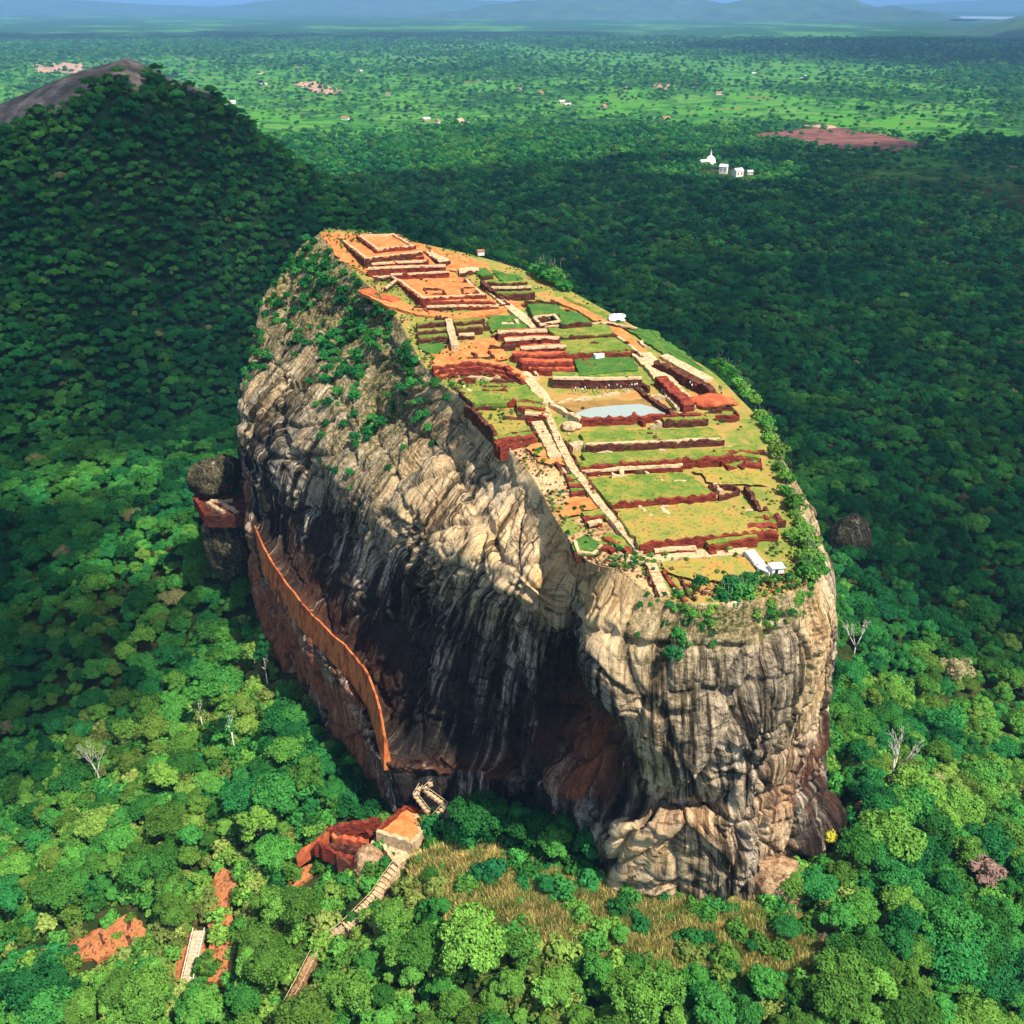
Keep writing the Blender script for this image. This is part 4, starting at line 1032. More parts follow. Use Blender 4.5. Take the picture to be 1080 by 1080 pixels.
# east side of the summit
wall('dark wall at the back of the topmost small lawn', [(553, 317), (570, 316), (589, 318)], 1.8, .9, 'brick_dark')
terrace('small square green lawn topmost on the right of the axis path', [(556, 319), (588, 319), (592, 330), (561, 332)], 'lawn_green', (), .5)
wall('dark roofless ruin with broken walls beside the topmost small lawn', [(563, 334), (584, 331), (590, 338), (570, 342), (563, 334)], 1.8, 1.0, 'brick_dark', name='ruin', cat='ruin', cap='pale')
terrace('narrow green lawn right of the dark roofless ruin', [(590, 325), (611, 330), (624, 340), (592, 342)], 'lawn_green', (2,), .5, 'brick_dark')
terrace('wide green lawn of the second row right of the axis path', [(577, 346), (640, 342), (650, 352), (588, 356)], 'lawn', (2,), .5, 'brick_dark')
wall('long low dark wall crossing from the axis path to the right rim', [(570, 344), (605, 342), (640, 340), (672, 346)], 1.0, .8, 'brick_dark', cap='pale')
terrace('light green lawn of the third row above the red block', [(588, 359), (650, 355), (668, 368), (600, 373)], 'lawn', (2, ), .6, 'brick')
wall('dark wall at the back of the light green lawn', [(584, 357), (620, 356), (652, 354)], 1.0, .8, 'brick_dark')
wall('diagonal dark wall between the third lawn and the right rim path', [(652, 355), (664, 364), (677, 374)], 1.4, .9, 'brick_dark', cap='pale')
terrace('bright green lawn of the fourth row behind the pool', [(606, 379), (664, 374), (674, 389), (611, 396)], 'lawn_green', (), .6)
stepped('red-brown wall at the back of the bright green lawn behind the pool', [([(598, 373), (630, 372), (665, 371)], 1.9, None)], th=1.1)
tag(MB().box(top_pts([(631, 378)], .3)[0], 3, 2.2, 1.6, .4).obj('stone_block', M['white']), 'white stone block standing on the bright green lawn behind the pool', 'stone')
stepped('big red brick mass in three stages left of the lawns above the pool', [([(525, 350), (550, 349), (577, 348)], 2.6, 'pale'), ([(532, 358), (560, 356), (590, 356)], 2.4, 'pale'), ([(549, 367), (575, 365), (597, 365)], 2.4, 'pale'), ([(541, 372), (560, 374), (600, 373)], 2.4, None), ([(548, 380), (575, 382), (604, 381)], 2.2, None), ([(558, 388), (585, 389), (606, 388)], 1.4, None)], th=2.0, mat='brick', fmat='earth_red')
patch('grass', [(655, 342), (690, 348), (745, 392), (722, 386), (690, 366)], 'lawn_green', .3)
patch('grass', [(592, 312), (640, 330), (660, 342), (640, 340), (606, 322)], 'lawn', .3)
ribbon('path', None, [(586, 314), (612, 324), (640, 340), (656, 354), (676, 372), (688, 386)], 5.0, 'earth', .35, kind=1)
ribbon('path', None, [(676, 372), (692, 388), (708, 408), (724, 430)], 6.0, 'pale', .6, kind=1)
ribbon('path', None, [(700, 374), (722, 386), (748, 400)], 4.0, 'pale', .4, kind=1)
wall('deep dark trench wall beside the right rim path above the pool', [(692, 379), (712, 389), (734, 400), (752, 409)], 2.6, 2.2, 'brick_dark')
wall('thick dark red wall between the pool path and the trench', [(697, 396), (710, 408), (727, 424)], 2.6, 3.4, 'brick')
# the pool
zB = ztop(rim(630, 405)[1])+.2
stepped('long brown retaining wall with pale top behind the pool', [([(583, 398), (630, 399), (677, 398)], 2.6, 'pale')], mat='brick_dark', th=1.4, fill=5)
ppx = [(582, 424), (670, 413), (708, 436), (618, 441)]
zW = ztop(rim(640, 428)[1])-.15
t = thing('pool', 'rock-cut bathing pool with muddy shallows and brick front wall', 'pool', at_z(640, 430, zW))
Pp = np.array([at_z(a, b, zW) for a, b in ppx])
MB().prism([(p[0], p[1]) for p in Pp], zW-2, zW-.02+.3).build('silt_floor', M['silt'], t)
strip_mb(np.array([at_z(a, b, zW+1.2) for a, b in ((580, 423), (671, 411))]), 1.2, 4, seed=nseed()).build('back_wall', M['pale'], t)
strip_mb(np.array([at_z(a, b, zW+1.6) for a, b in ((671, 408), (690, 421), (710, 435))]), 1.4, 4, seed=nseed()).build('side_wall', M['brick_dark'], t)
strip_mb(np.array([at_z(a, b, zW+1.0) for a, b in ((612, 441), (660, 439), (712, 436), (745, 436))]), 1.6, 6.5, seed=nseed()).build('front_wall', M['brick'], t)
strip_mb(np.array([at_z(a, b, zW+1.0) for a, b in ((580, 424), (597, 432), (614, 441))]), 1.4, 4, seed=nseed()).build('side_wall', M['pale'], t)
wm2, ns, ln, pb = new_mat('pool_water'); pb.inputs['Base Color'].default_value = (.30, .36, .33, 1); pb.inputs['Roughness'].default_value = .10; pb.inputs['IOR'].default_value = 1.4
wp = [(604, 436.5), (624, 430), (648, 427.5), (676, 426), (690, 430), (704, 436), (672, 439.4), (622, 440.4)]
tag(MB().prism([(q[0], q[1]) for q in (at_z(a, b, zW+.32) for a, b in wp)], zW+.1, zW+.33).obj('water', wm2), kind='structure')
stepped('dark red wall below the pool front on the right', [([(700, 443), (725, 442), (747, 441)], 1.6, None)], mat='brick_dark')
# terraces below the pool
terrace('long narrow lawn directly under the front wall of the pool', [(612, 455), (752, 451), (764, 464), (618, 470)], 'lawn', (2,), .3, 'brick_dark', coping='pale')
wall('whitish rubble block at the left end of the first wall below the pool', [(602, 468), (612, 466), (625, 468)], 1.0, 2.4, 'pale')
terrace('second long narrow lawn below the pool', [(614, 478), (750, 474), (768, 480), (618, 487)], 'lawn', (), .3)
stepped('long red brick wall in two courses in the middle of the lower lawns', [([(611, 491), (660, 487), (715, 484), (770, 480)], 2.2, None), ([(613, 496), (662, 493), (720, 490)], 1.2, 'pale')], th=1.3)
stepped('heap of broken red walls at the right end of the middle brick wall', [([(756, 478), (780, 474), (800, 476)], 1.6, None), ([(760, 484), (782, 481), (803, 483)], 1.6, None), ([(766, 491), (786, 488), (804, 490)], 1.2, None)], th=1.8)
terrace('largest lawn in the lower half of the summit', [(619, 504), (722, 498), (755, 521), (645, 531)], 'lawn', (2,), .3, 'brick', rise=.3)
patch('earth', [(729, 494), (800, 492), (812, 512), (800, 512), (752, 510)], 'lawn_dry', .35)
wall('small dark right-angled wall at the right end of the largest lawn', [(747, 511), (776, 511), (780, 517), (758, 522)], 1.0, .7, 'brick_dark')
wall('dark straight wall running down towards the right rim', [(786, 511), (796, 524), (802, 538)], 1.6, 1.0, 'brick_dark')
terrace('broad yellow-green lawn with faint wall lines below the largest lawn', [(648, 537), (755, 529), (790, 540), (806, 560), (674, 574)], 'lawn_dry', (3,), .4, 'brick', rise=.35)
wall('faint ridge line across the broad yellow-green lawn', [(672, 562), (700, 560), (740, 556), (785, 550)], .25, .8, 'lawn_dry', 'faint wall lines on the lawn', name='low_wall')
wall('short pale stub wall at the lower edge of the broad lawn', [(720, 557), (724, 568), (726, 574)], .7, .7, 'pale')
stepped('low red wall along the bottom left of the broad lawn', [([(676, 574), (705, 572), (733, 571)], 1.6, None), ([(690, 580), (712, 578), (734, 577)], 1.0, 'pale')], th=1.1)
stepped('dark red wall along the bottom right of the broad lawn', [([(747, 574), (770, 570), (798, 565)], 2.0, None), ([(748, 581), (772, 577)], 1.0, None)], th=1.2)
stepped('red brick bastion of stacked courses at the lower right rim', [([(786, 547), (802, 545), (818, 545)], 1.4, None), ([(788, 554), (804, 553), (820, 553)], 1.6, None), ([(792, 561), (806, 561), (821, 562)], 1.6, None)], th=2.0)
for q, lab in (((698, 471), 'white stair block in the first wall below the pool'), ((701, 530), 'white stair block in the front wall of the largest lawn'), ((770, 468), 'pale stair block at the right end of the first wall below the pool')):
    p = top_pts([q], 1.0)[0]; t = thing('stair_block', lab, 'stairs', p-np.array((0, 0, 1.2)), 'small stair blocks')
    for k in range(3): MB().box((p[0], p[1]-1.1-k*.75, p[2]-2.6), 1.6, .74, 2.3-k*.7).build('step', M['pale'], t)
ribbon('path', None, [(660, 588), (690, 589), (735, 584), (790, 580)], 3.0, 'pale', .35, kind=1)
t = thing('stairway', 'pale stair ramp descending from the lowest terrace at the near left corner', 'stairs', surf([(692, 606)], 0)[0])
q_ = resample(surf([(683, 590), (689, 604), (695, 618), (701, 631)], .8), 1.0); mb = MB()
for k in range(len(q_)-1): mb.box(((q_[k]+q_[k+1])/2-(0, 0, 1.6)), 2.3, 1.15, 1.7+.05*(k % 2), .25)
mb.build('steps', M['pale'], t); strip_mb(q_+np.array((-1.3, 0, .25)), .4, 2.2, seed=nseed()).build('parapet', M['brick_dark'], t)
t = thing('stair_pit', 'red sided stair pit right of the pale stair ramp', 'stairs', surf([(712, 618)], 0)[0])
for q, m_ in (([(699, 604), (708, 616), (722, 636)], 'brick'), ([(708, 602), (718, 614), (733, 634)], 'brick_dark')): strip_mb(surf(q, .9), .8, 2.4, seed=nseed()).build('side_wall', M[m_], t)
patch('grass', [(697, 592), (760, 586), (800, 590), (812, 608), (790, 616), (740, 612), (706, 604)], 'lawn_dry', .3)
ribbon('stairway', 'white curving stair down to the small white hut at the right rim', [(790, 580), (798, 590), (804, 598), (814, 603)], 2.2, 'white', 1.0, 'stairs', True, th=2)
p = top_pts([(818, 606)], 0)[0]
t = thing('hut', 'small white flat-roofed hut with red base at the lower right rim', 'hut', p)
MB().box((p[0], p[1], p[2]-1), 2.8, 2.2, 1.8, .15).build('base', M['brick'], t); MB().box((p[0], p[1], p[2]+.8), 2.6, 2.0, 1.3, .15).build('wall', M['white'], t)
MB().box((p[0], p[1], p[2]+2.1), 3.0, 2.4, .2, .15).build('roof', M['white'], t); MB().box((p[0]-.2, p[1]-1.02, p[2]+.8), .7, .1, 1.1, .15).build('door', M['dark_window'], t)
def blob(name, label, cat, c, r, mat, seed, sub=4, amp=.28, group=None, fl=.5):
    V, F = ico(sub); d = fbm(V[:, 0]*1.3+seed, V[:, 1]*1.3, V[:, 2]*1.3, 4)*amp + amp*.5*np.round(fbm(V[:, 0]*1.8, V[:, 1]*1.8+seed, V[:, 2]*1.8, 2)*3)/3
    V = V*(1+d)[:, None]*np.array(r); V[:, 2] = np.maximum(V[:, 2], -r[2]*fl)
    o = link(name, mesh_from(name, V, F, M[mat], True), None, tuple(c)); return tag(o, label, cat, group)
blob('boulder', 'white boulder on the green slope by the right rim', 'boulder', top_pts([(650, 336)], .6)[0], (3.0, 2.0, 1.3), 'white', 3, amp=.5)
blob('rubble_heap', 'heap of red earth and rubble at the right end of the pool terrace', 'rubble', top_pts([(750, 424)], .3)[0], (7, 3.6, 1.6), 'earth_red', 5, amp=.4)
blob('rubble_heap', 'small pale rubble heap by the pool corner nearest the stair', 'rubble', top_pts([(604, 450)], .2)[0], (3, 2.2, 1.3), 'pale', 8, amp=.4)
p = top_pts([(507, 269)], .2)[0]; t = thing('hut', 'tiny white shelter with a dark roof at the far right rim', 'hut', p)
MB().box(p, 2.4, 2, 1.6, .3).build('wall', M['white'], t); MB().box((p[0], p[1], p[2]+1.6), 2.9, 2.5, .3, .3).build('roof', M['roof'], t)

g = random.Random(31)
WEST = [(400, 300), (440, 320), (480, 395), (500, 425), (545, 455), (590, 500), (604, 490), (570, 415), (545, 330), (500, 300)]
EAST = [(560, 318), (650, 345), (740, 400), (790, 470), (815, 560), (700, 585), (640, 530), (600, 470), (680, 440), (672, 400), (590, 395), (600, 350)]
for poly, n, lab, grp in ((WEST, 34, 'low broken brick wall stub among the western palace ruins', 'wall stubs west of the axis path'), (EAST, 46, 'low broken brick wall stub among the eastern lawns', 'wall stubs east of the axis path')):
    k = 0
    while k < n:
        q = (g.uniform(390, 820), g.uniform(295, 590))
        if not in_poly(np.array([q[0]]), np.array([q[1]]), poly)[0]: continue
        p = top_pts([q], 0)[0]; L = g.uniform(2.5, 9); lat = g.random() < .65
        d = np.array((1, -.03, 0)) if lat else np.array((-.38, .92, 0)); e = np.array((p-d*L/2, p+d*L/2)); hh = g.uniform(.5, 1.7); e[:, 2] = ztop(e[:, 1])+hh
        if not lat or g.random() < .5: pts_ = e
        else: pts_ = np.vstack((e, e[1:]+np.array((-.38, .92, .1))*g.uniform(2, 5)))
        tag(strip_mb(pts_, g.uniform(.6, 1.2), hh+2, seed=nseed()).obj('brick_wall', M[g.choice(['brick', 'brick_dark', 'brick_dark', 'pale'])]), lab, 'wall', grp); k += 1
# loose stones and low tussocks scattered over the summit
M['stones'] = leaf_mat('loose_stones', [(0, (.07, .025, .02)), (.4, (.22, .08, .04)), (.7, (.34, .22, .12)), (1, (.46, .36, .24))], 0)
V, F = ico(1); V = V*(1+.25*fbm(V[:, 0]*2, V[:, 1]*2, V[:, 2]*2, 2))[:, None]*np.array((.42, .34, .26))
sme = mesh_from('stone', V, F, M['stones']); a = sme.attributes.new('leaf', 'FLOAT', 'POINT'); a.data.foreach_set('value', np.full(len(V), .5, np.float32))
p = top_pts([(668, 592)], .1)[0]; st_ = tag(link('stone', sme, None, tuple(p)), 'loose stone beside the pale cross path at the near end of the summit', 'stone'); st_['tint'] = .6
def on_top(n, seed, h):
    g = np.random.default_rng(seed); u = g.uniform(0, 1, n); w = g.uniform(0, 1, n)
    i_ = (u*NS).astype(int); e_ = rimz[i_]; ct = np.stack((cx[i_], cy[i_]), 1); r_ = np.sqrt(w)
    P = ct+(e_[:, :2]-ct)*r_[:, None]; dg = BV.ray_cast
    out = np.column_stack((P, ztop(P[:, 1])+h)); k = fbm(P[:, 0]/8, P[:, 1]/8, seed, 3) > -.1
    return out[k]
pst = on_top(2600, 21, .05); point_instances('rubble', pst, np.zeros(len(pst)), RNG.uniform(.3, 1.15, len(pst))**1.5, RNG.random(len(pst)), [st_])
ptu = on_top(1500, 22, .25); point_instances('scrub', ptu, RNG.integers(0, len(US), len(ptu)), RNG.uniform(.10, .38, len(ptu)), RNG.uniform(.05, .95, len(ptu)), US)

# visitors
PM = {'shirt_white': (.75, .75, .72), 'shirt_dark': (.04, .045, .06), 'shirt_red': (.40, .05, .05), 'trousers': (.04, .045, .07), 'skin': (.32, .17, .10), 'hair': (.015, .012, .01)}
for k, c_ in PM.items(): M[k] = noise_mat(k, [(.3, tuple(v*.8 for v in c_)), (.7, c_)], 6, 2)
def person_mesh(shirt, arm):
    me = bpy.data.meshes.new('tmp'); 
    v = [(0, 0, .92), (0, 0, 1.18), (0, 0, 1.42), (0, .01, 1.53), (0, .02, 1.66), (0, .02, 1.76), (.10, 0, .86), (.11, .01, .48), (.12, 0, .08), (.13, .12, .04), (-.10, 0, .86), (-.11, .01, .48), (-.12, 0, .08), (-.13, .12, .04),
         (.19, 0, 1.40), (.25, .02, 1.14), (.25, .02+.25*arm, .92+.2*arm), (-.19, 0, 1.40), (-.25, .02, 1.14), (-.25, .10, .90)]
    e = [(0, 1), (1, 2), (2, 3), (3, 4), (4, 5), (0, 6), (6, 7), (7, 8), (8, 9), (0, 10), (10, 11), (11, 12), (12, 13), (2, 14), (14, 15), (15, 16), (2, 17), (17, 18), (18, 19)]
    r = [.15, .14, .15, .06, .105, .08, .10, .07, .05, .04, .10, .07, .05, .04, .07, .05, .035, .07, .05, .035]
    me.from_pydata(v, e, []); o = bpy.data.objects.new('tmp', me); COL.objects.link(o)
    md = o.modifiers.new('s', 'SKIN')
    for q, rad_ in zip(me.skin_vertices[0].data, r): q.radius = (rad_, rad_*.8)
    me.skin_vertices[0].data[0].use_root = True
    o.modifiers.new('u', 'SUBSURF').levels = 1
    dg = bpy.context.evaluated_depsgraph_get(); m2 = bpy.data.meshes.new_from_object(o.evaluated_get(dg)); bpy.data.objects.remove(o)
    m2.name = 'person'; m2.materials.clear()
    for nm in (shirt, 'trousers', 'skin', 'hair'): m2.materials.append(M[nm])
    for f in m2.polygons:
        z, y = f.center.z, f.center.y
        f.material_index = 1 if z < .94 and abs(f.center.x) < .22 else (3 if z > 1.70 or (z > 1.6 and y < 0) else 2 if z > 1.5 or (z < 1.1 and abs(f.center.x) > .21) else 0)
        f.use_smooth = True
    return m2
PEOPLE = {k: person_mesh(k, a) for k, a in (('shirt_white', .2), ('shirt_dark', .6), ('shirt_red', 0))}
PTXT = {'shirt_white': 'white shirt', 'shirt_dark': 'dark shirt', 'shirt_red': 'red shirt'}
g = random.Random(4)
spots = [((604+k*3.1+g.uniform(-1, 1), 414.5-k*.22+g.uniform(-1.5, 1.2)), 'in the crowd along the back edge of the pool', 'visitors at the back of the pool') for k in range(23)]
spots += [((727+k*3.4+g.uniform(-1, 1), 409+k*.5+g.uniform(-2, 2)), 'in the group beside the trench at the right rim', 'visitors by the right rim') for k in range(11)]
spots += [((700, 416), 'walking alone on the pale path right of the pool', None), ((590, 466), 'on the long middle stair', None), ((476, 345), 'alone on the narrow upper stair', None)]
for k, (q, where, grp) in enumerate(spots):
    s = g.choice(['shirt_white', 'shirt_white', 'shirt_dark', 'shirt_dark', 'shirt_red']); p = top_pts([q], .5 if k < 23 else .6)[0]
    o = link('person', PEOPLE[s], None, tuple(p)); o.rotation_euler.z = g.uniform(0, 6.28); tag(o, f'visitor in {PTXT[s]} standing {where}' if k < 34 else f'visitor in {PTXT[s]} {where}', 'person', grp)

# ------------------------------------------------------------------ below the cliffs
def gpt(px_, py_, h=0.0):
    z = 60.0
    for _ in range(16): p = at_z(px_, py_, z+h); z = .5*z+.5*float(land_z(p[0], p[1]))
    return np.array((p[0], p[1], z))
# gallery wall on the ledge of the left cliff: top edge and foot read off against the ledge's own distance
GW = [(268, 556, 304, 20), (277, 577, 296, 26), (290, 600, 286, 27), (306, 622, 276, 27), (322, 641, 265, 26), (340, 659, 254, 27), (357, 676, 245, 28), (373, 692, 235, 30), (386, 709, 226, 34), (395, 730, 217, 40), (401, 754, 210, 42), (405, 776, 205, 34)]
foots = np.array([on_rock(a, b+h, y) for a, b, y, h in GW])
fy = foots[:, 1].copy(); fy[1:-1] = (fy[:-2]+fy[1:-1]*2+fy[2:])/4; fy = np.minimum(fy, foots[:, 1])-1.2
foots = np.array([at_y(a, b+h, y_) for (a, b, _, h), y_ in zip(GW, fy)])
tops = np.array([at_y(a, b, y_+.4) for (a, b, _, h), y_ in zip(GW, fy)])
k_ = np.linspace(0, len(GW)-1, 90); f = lambda P: np.stack([np.interp(k_, np.arange(len(GW)), P[:, c]) for c in range(3)], 1)
T2, F2 = f(tops), f(foots)
tn = np.gradient(T2[:, :2], axis=0); tn /= np.linalg.norm(tn, axis=1, keepdims=True); nn = np.stack((-tn[:, 1], tn[:, 0]), 1)
if (nn @ np.array((1., .6))).mean() < 0: nn = -nn          # towards the cliff
wob = 1.0*fbm(k_*1.3, 0, .7, 3)+.5*np.round(2*fbm(k_*2.7, 4, .7, 2))/2
V, n = [], len(k_)
for q in range(n):
    V += [(F2[q, 0], F2[q, 1], F2[q, 2]-.8), (T2[q, 0], T2[q, 1], T2[q, 2]+wob[q]), (T2[q, 0]+nn[q, 0]*.6, T2[q, 1]+nn[q, 1]*.6, T2[q, 2]+wob[q]-.1), (F2[q, 0]+nn[q, 0]*2.5, F2[q, 1]+nn[q, 1]*2.5, F2[q, 2]-2)]
Fc = []
for q in range(n-1):
    a, b = 4*q, 4*q+4; Fc += [(a, b, b+1, a+1), (a+1, b+1, b+2, a+2), (a+2, b+2, b+3, a+3), (a+3, b+3, b, a)]
Fc += [(0, 1, 2, 3), (4*n-1, 4*n-2, 4*n-3, 4*n-4)]
M['gallery'] = noise_mat('orange_plaster', [(.32, (.08, .03, .02)), (.41, (.26, .055, .022)), (.49, (.50, .12, .035)), (.57, (.58, .19, .055)), (.66, (.20, .05, .022))], .45, 10, bump=.4, bscale=.6, stretch=(1, 1, .35))
tag(MB().add(V, Fc).obj('gallery_wall', M['gallery']), 'long orange-red plastered gallery wall climbing the ledge of the shaded left cliff', 'wall')
# grey boulder, walled platform on its pedestal at the left
pc = at_y(232, 535, 338)
blob('rock_pedestal', 'craggy grey rock column carrying the small walled platform left of the cliff', 'rock', (pc[0]+1, pc[1]+1, pc[2]-17), (8.5, 8, 15), 'boulder', 11, 5, .5, fl=1.2)
b2 = at_y(226, 496, 352)
blob('boulder', 'rounded dark grey boulder behind the small walled platform left of the cliff', 'boulder', (b2[0], b2[1], b2[2]-3), (10.5, 8, 9.5), 'boulder', 21, 5, .42, fl=1.0)
c4 = [at_y(*q) for q in ((203, 514, 346), (254, 508, 346), (267, 538, 330), (218, 545, 330))]; zt_ = pc[2]+.5
c4 = np.array([(p[0], p[1], zt_) for p in c4])
t = thing('walled_platform', 'small brick-walled platform with pale inner walls on a rock column', 'platform', (pc[0], pc[1], zt_-3))
MB().prism([(p[0], p[1]) for p in c4], zt_-4, zt_-.6).build('floor', M['brick_dark'], t)
for k in range(4):
    a, b = c4[k], c4[(k+1) % 4]; q = np.array((a, b)); q[:, 2] = zt_+(.9 if k != 2 else .4); strip_mb(q, 1.3, 5, seed=nseed()).build('parapet', M['brick' if k == 3 else 'brick_dark'], t)
ctr = c4.mean(0); u = (c4[1]-c4[0])/2; w = (c4[3]-c4[0])/2
for a, b, m_ in ((-.55, .3, 'pale'), (.0, .15, 'pale')):
    strip_mb(np.array([ctr+u*a-w*.4+(0, 0, .5), ctr+u*(a+.35)+w*.65+(0, 0, .5)]), 1.4, 1.6, seed=nseed()).build('inner_wall', M[m_], t)
strip_mb(np.array([ctr-u*.5-w*.6+(0, 0, .5), ctr+u*.5-w*.62+(0, 0, .5)]), 1.0, 1.6, seed=nseed()).build('inner_wall', M['pale'], t)
# boulders
p = gpt(893, 585); blob('boulder', 'big purplish grey boulder rising out of the dark forest right of the summit', 'boulder', (p[0], p[1], p[2]+7), (11.5, 9, 15), 'boulder', 31, 5, .2, fl=1.0)
p = gpt(828, 950); blob('boulder', 'tan and orange cracked boulder at the right foot of the near cliff', 'boulder', (p[0]-1, p[1]+3, p[2]+2), (6.8, 6, 8.5), 'boulder_tan', 41, 5, .24, fl=1.0)
p = gpt(700, 940); blob('boulder', 'broad grey and cream boulder leaning on the near cliff foot left of the corner', 'boulder', (p[0], p[1]+6, p[2]+1), (12, 7, 9), 'boulder_tan', 51, 5, .24, fl=1.0)
p = gpt(1010, 905)
p = gpt(870, 992); blob('boulder', 'low whitish boulder among shrubs below the tan boulder', 'boulder', (p[0], p[1], p[2]+.5), (4, 3, 2.0), 'boulder', 61, 4, .3)
p = gpt(893, 862); blob('boulder', 'small reddish boulder on the slope at the right foot of the cliff', 'boulder', (p[0]+3, p[1], p[2]+2), (3.5, 3, 3.4), 'boulder_tan', 71, 4, .3)
# lion gate terrace and stairs
zL = 72.0
def LZ(px_, py_, z): return at_z(px_, py_, z)
t = thing('gate_terrace', 'orange floored gate terrace with cream parapets at the left foot of the cliff', 'terrace', LZ(425, 872, zL-8))
q4 = np.array([LZ(a, b, zL) for a, b in ((398, 878), (428, 852), (454, 862), (436, 890))])
MB().prism([(p[0], p[1]) for p in q4], zL-12, zL).build('floor', M['earth'], t)
for k, m_ in ((3, 'pale'), (2, 'pale'), (0, 'brick'), (1, 'brick')):
    a, b = q4[k], q4[(k+1) % 4]; q = np.array((a, b)); q[:, 2] += 1.0; strip_mb(q, 1.2, 12, seed=nseed()).build('parapet', M[m_], t)
mid_a, mid_b = (q4[0]+q4[3])/2, (q4[1]+q4[2])/2; strip_mb(np.array((mid_a*.1+mid_b*.9, (q4[2]+q4[3])/2))+(0, 0, .45), 1.6, .8, seed=nseed()).build('walkway', M['pale'], t)
q4b = np.array([LZ(a, b, zL-3) for a, b in ((402, 888), (428, 886), (442, 880), (438, 902), (418, 912))])
t = thing('landing', 'cream paved landing below the orange gate terrace', 'terrace', LZ(422, 900, zL-9))
MB().prism([(p[0], p[1]) for p in soft_poly(q4b, seed=3)], zL-14, zL-3).build('floor', M['pale'], t)
for a, b in ((0, 4), (4, 3)): strip_mb(np.array((q4b[a], q4b[b]))+(0, 0, .9), 1.0, 3, seed=nseed()).build('parapet', M['pale'], t)
# zigzag metal-and-stone stair up the cliff base
def flight(label, pts, w, mat, name='stairway', rails=True, depth=1.2):
    P = resample(np.array(pts), 1.0); t = thing(name, label, 'stairs', P[0]); mb = MB()
    tt = np.gradient(P[:, :2], axis=0); tt /= np.linalg.norm(tt, axis=1, keepdims=True)+1e-9; n_ = np.stack((tt[:, 1], -tt[:, 0]), 1)
    for k in range(len(P)-1):
        z_ = max(P[k, 2], P[k+1, 2]); poly = [P[k, :2]+n_[k]*w/2, P[k+1, :2]+n_[k+1]*w/2, P[k+1, :2]-n_[k+1]*w/2, P[k, :2]-n_[k]*w/2]
        mb.prism([tuple(q) for q in poly], z_-depth, z_)
    mb.build('steps', M[mat], t)
    if rails:
        for s in (1, -1):
            r_ = MB(); E = np.column_stack((P[:, :2]+n_*s*w/2, P[:, 2]+1.1))
            for k in range(len(P)-1): r_.bar(E[k], E[k+1], .09, 5)
            for k in range(0, len(P), 2): r_.bar(E[k]-(0, 0, 1.2), E[k], .06, 4)
            r_.build('railing', M[rails if isinstance(rails, str) else 'white'], t)
    return t
flight('white zigzag stair climbing the dark cliff base above the gate terrace', [LZ(455, 866, 73), LZ(470, 850, 76), LZ(448, 834, 79), LZ(456, 826, 81)], 1.3, 'pale', rails='timber', depth=.5)
flight('upper white stair against the shaded cliff beside the zigzag stair', [LZ(452, 858, 74.5), LZ(438, 840, 77.5), LZ(444, 830, 79)], 1.2, 'pale', rails='timber', depth=.5)
t = flight('pale curving stone stair coming up to the landing past the dark boulder', [LZ(364, 978, 61), LZ(380, 962, 63), LZ(396, 946, 65), LZ(408, 928, 67), LZ(418, 914, 69)], 2.8, 'pale', rails='pale', depth=4)
t = flight('narrow broken stair descending through the trees to the bottom edge', [LZ(302, 1062, 56.5), LZ(316, 1036, 57.5), LZ(330, 1008, 58.5), LZ(345, 990, 60), LZ(362, 978, 61)], 1.8, 'boulder_tan', rails='timber', depth=3)
p = LZ(390, 930, 62); blob('boulder', 'tall dark boulder with cracked cream face beside the curving stone stair', 'boulder', (p[0], p[1]+3, p[2]), (5.0, 5.0, 9), 'boulder_tan', 81, 5, .2, fl=1.0)
t = thing('brick_ruin', 'terraced red brick ruin left of the orange gate terrace', 'ruin', LZ(366, 885, 62))
for k, (a, b, m_) in enumerate((((345, 871), (402, 862), 'brick'), ((350, 880), (388, 886), 'earth_red'), ((346, 890), (384, 896), 'brick_dark'), ((350, 898), (372, 903), 'brick'))):
    strip_mb(np.array((LZ(*a, 71-k*1.6), LZ(*b, 72-k*1.6))), 1.3, 4, seed=nseed(), jz=.4).build('wall', M[m_], t)
t = flight('pale stone steps rising right of the orange gate terrace to the cliff', [LZ(444, 896, 66), LZ(462, 872, 70), LZ(482, 848, 76)], 2.4, 'pale', rails='pale', depth=3)
t = thing('brick_ruin', 'maze of low red and orange brick walls between the gate terrace and dark boulder', 'ruin', LZ(385, 895, 60))
for k, (a, b, m_) in enumerate((((366, 868), (398, 880), 'brick'), ((352, 876), (372, 896), 'brick_dark'), ((372, 880), (394, 896), 'brick'), ((334, 886), (356, 900), 'brick'), ((398, 884), (384, 904), 'pale'), ((356, 904), (388, 912), 'brick_dark'), ((396, 900), (412, 915), 'pale'), ((430, 850), (446, 838), 'brick'), ((440, 862), (462, 846), 'brick_dark'))):
    strip_mb(np.array((LZ(*a, 69), LZ(*b, 68))), 1.1, 5, seed=nseed(), jz=.5).build('wall', M[m_], t)
t = thing('brick_wall', 'pinkish brick wall stepping down through trees to the left of the ruin', 'wall', LZ(330, 890, 60)); strip_mb(np.array((LZ(312, 902, 64), LZ(328, 890, 66), LZ(348, 874, 70))), 1.4, 4, seed=nseed(), jz=.4).build('wall', M['earth_red'], t)
M['soil'] = noise_mat('bare_soil', [(.32, (.10, .035, .018)), (.42, (.34, .11, .04)), (.52, (.50, .20, .075)), (.60, (.40, .13, .045)), (.70, (.14, .05, .025))], .45, 10, bump=.3, bscale=1.2, speck=(.9, .58, (.05, .06, .018)))
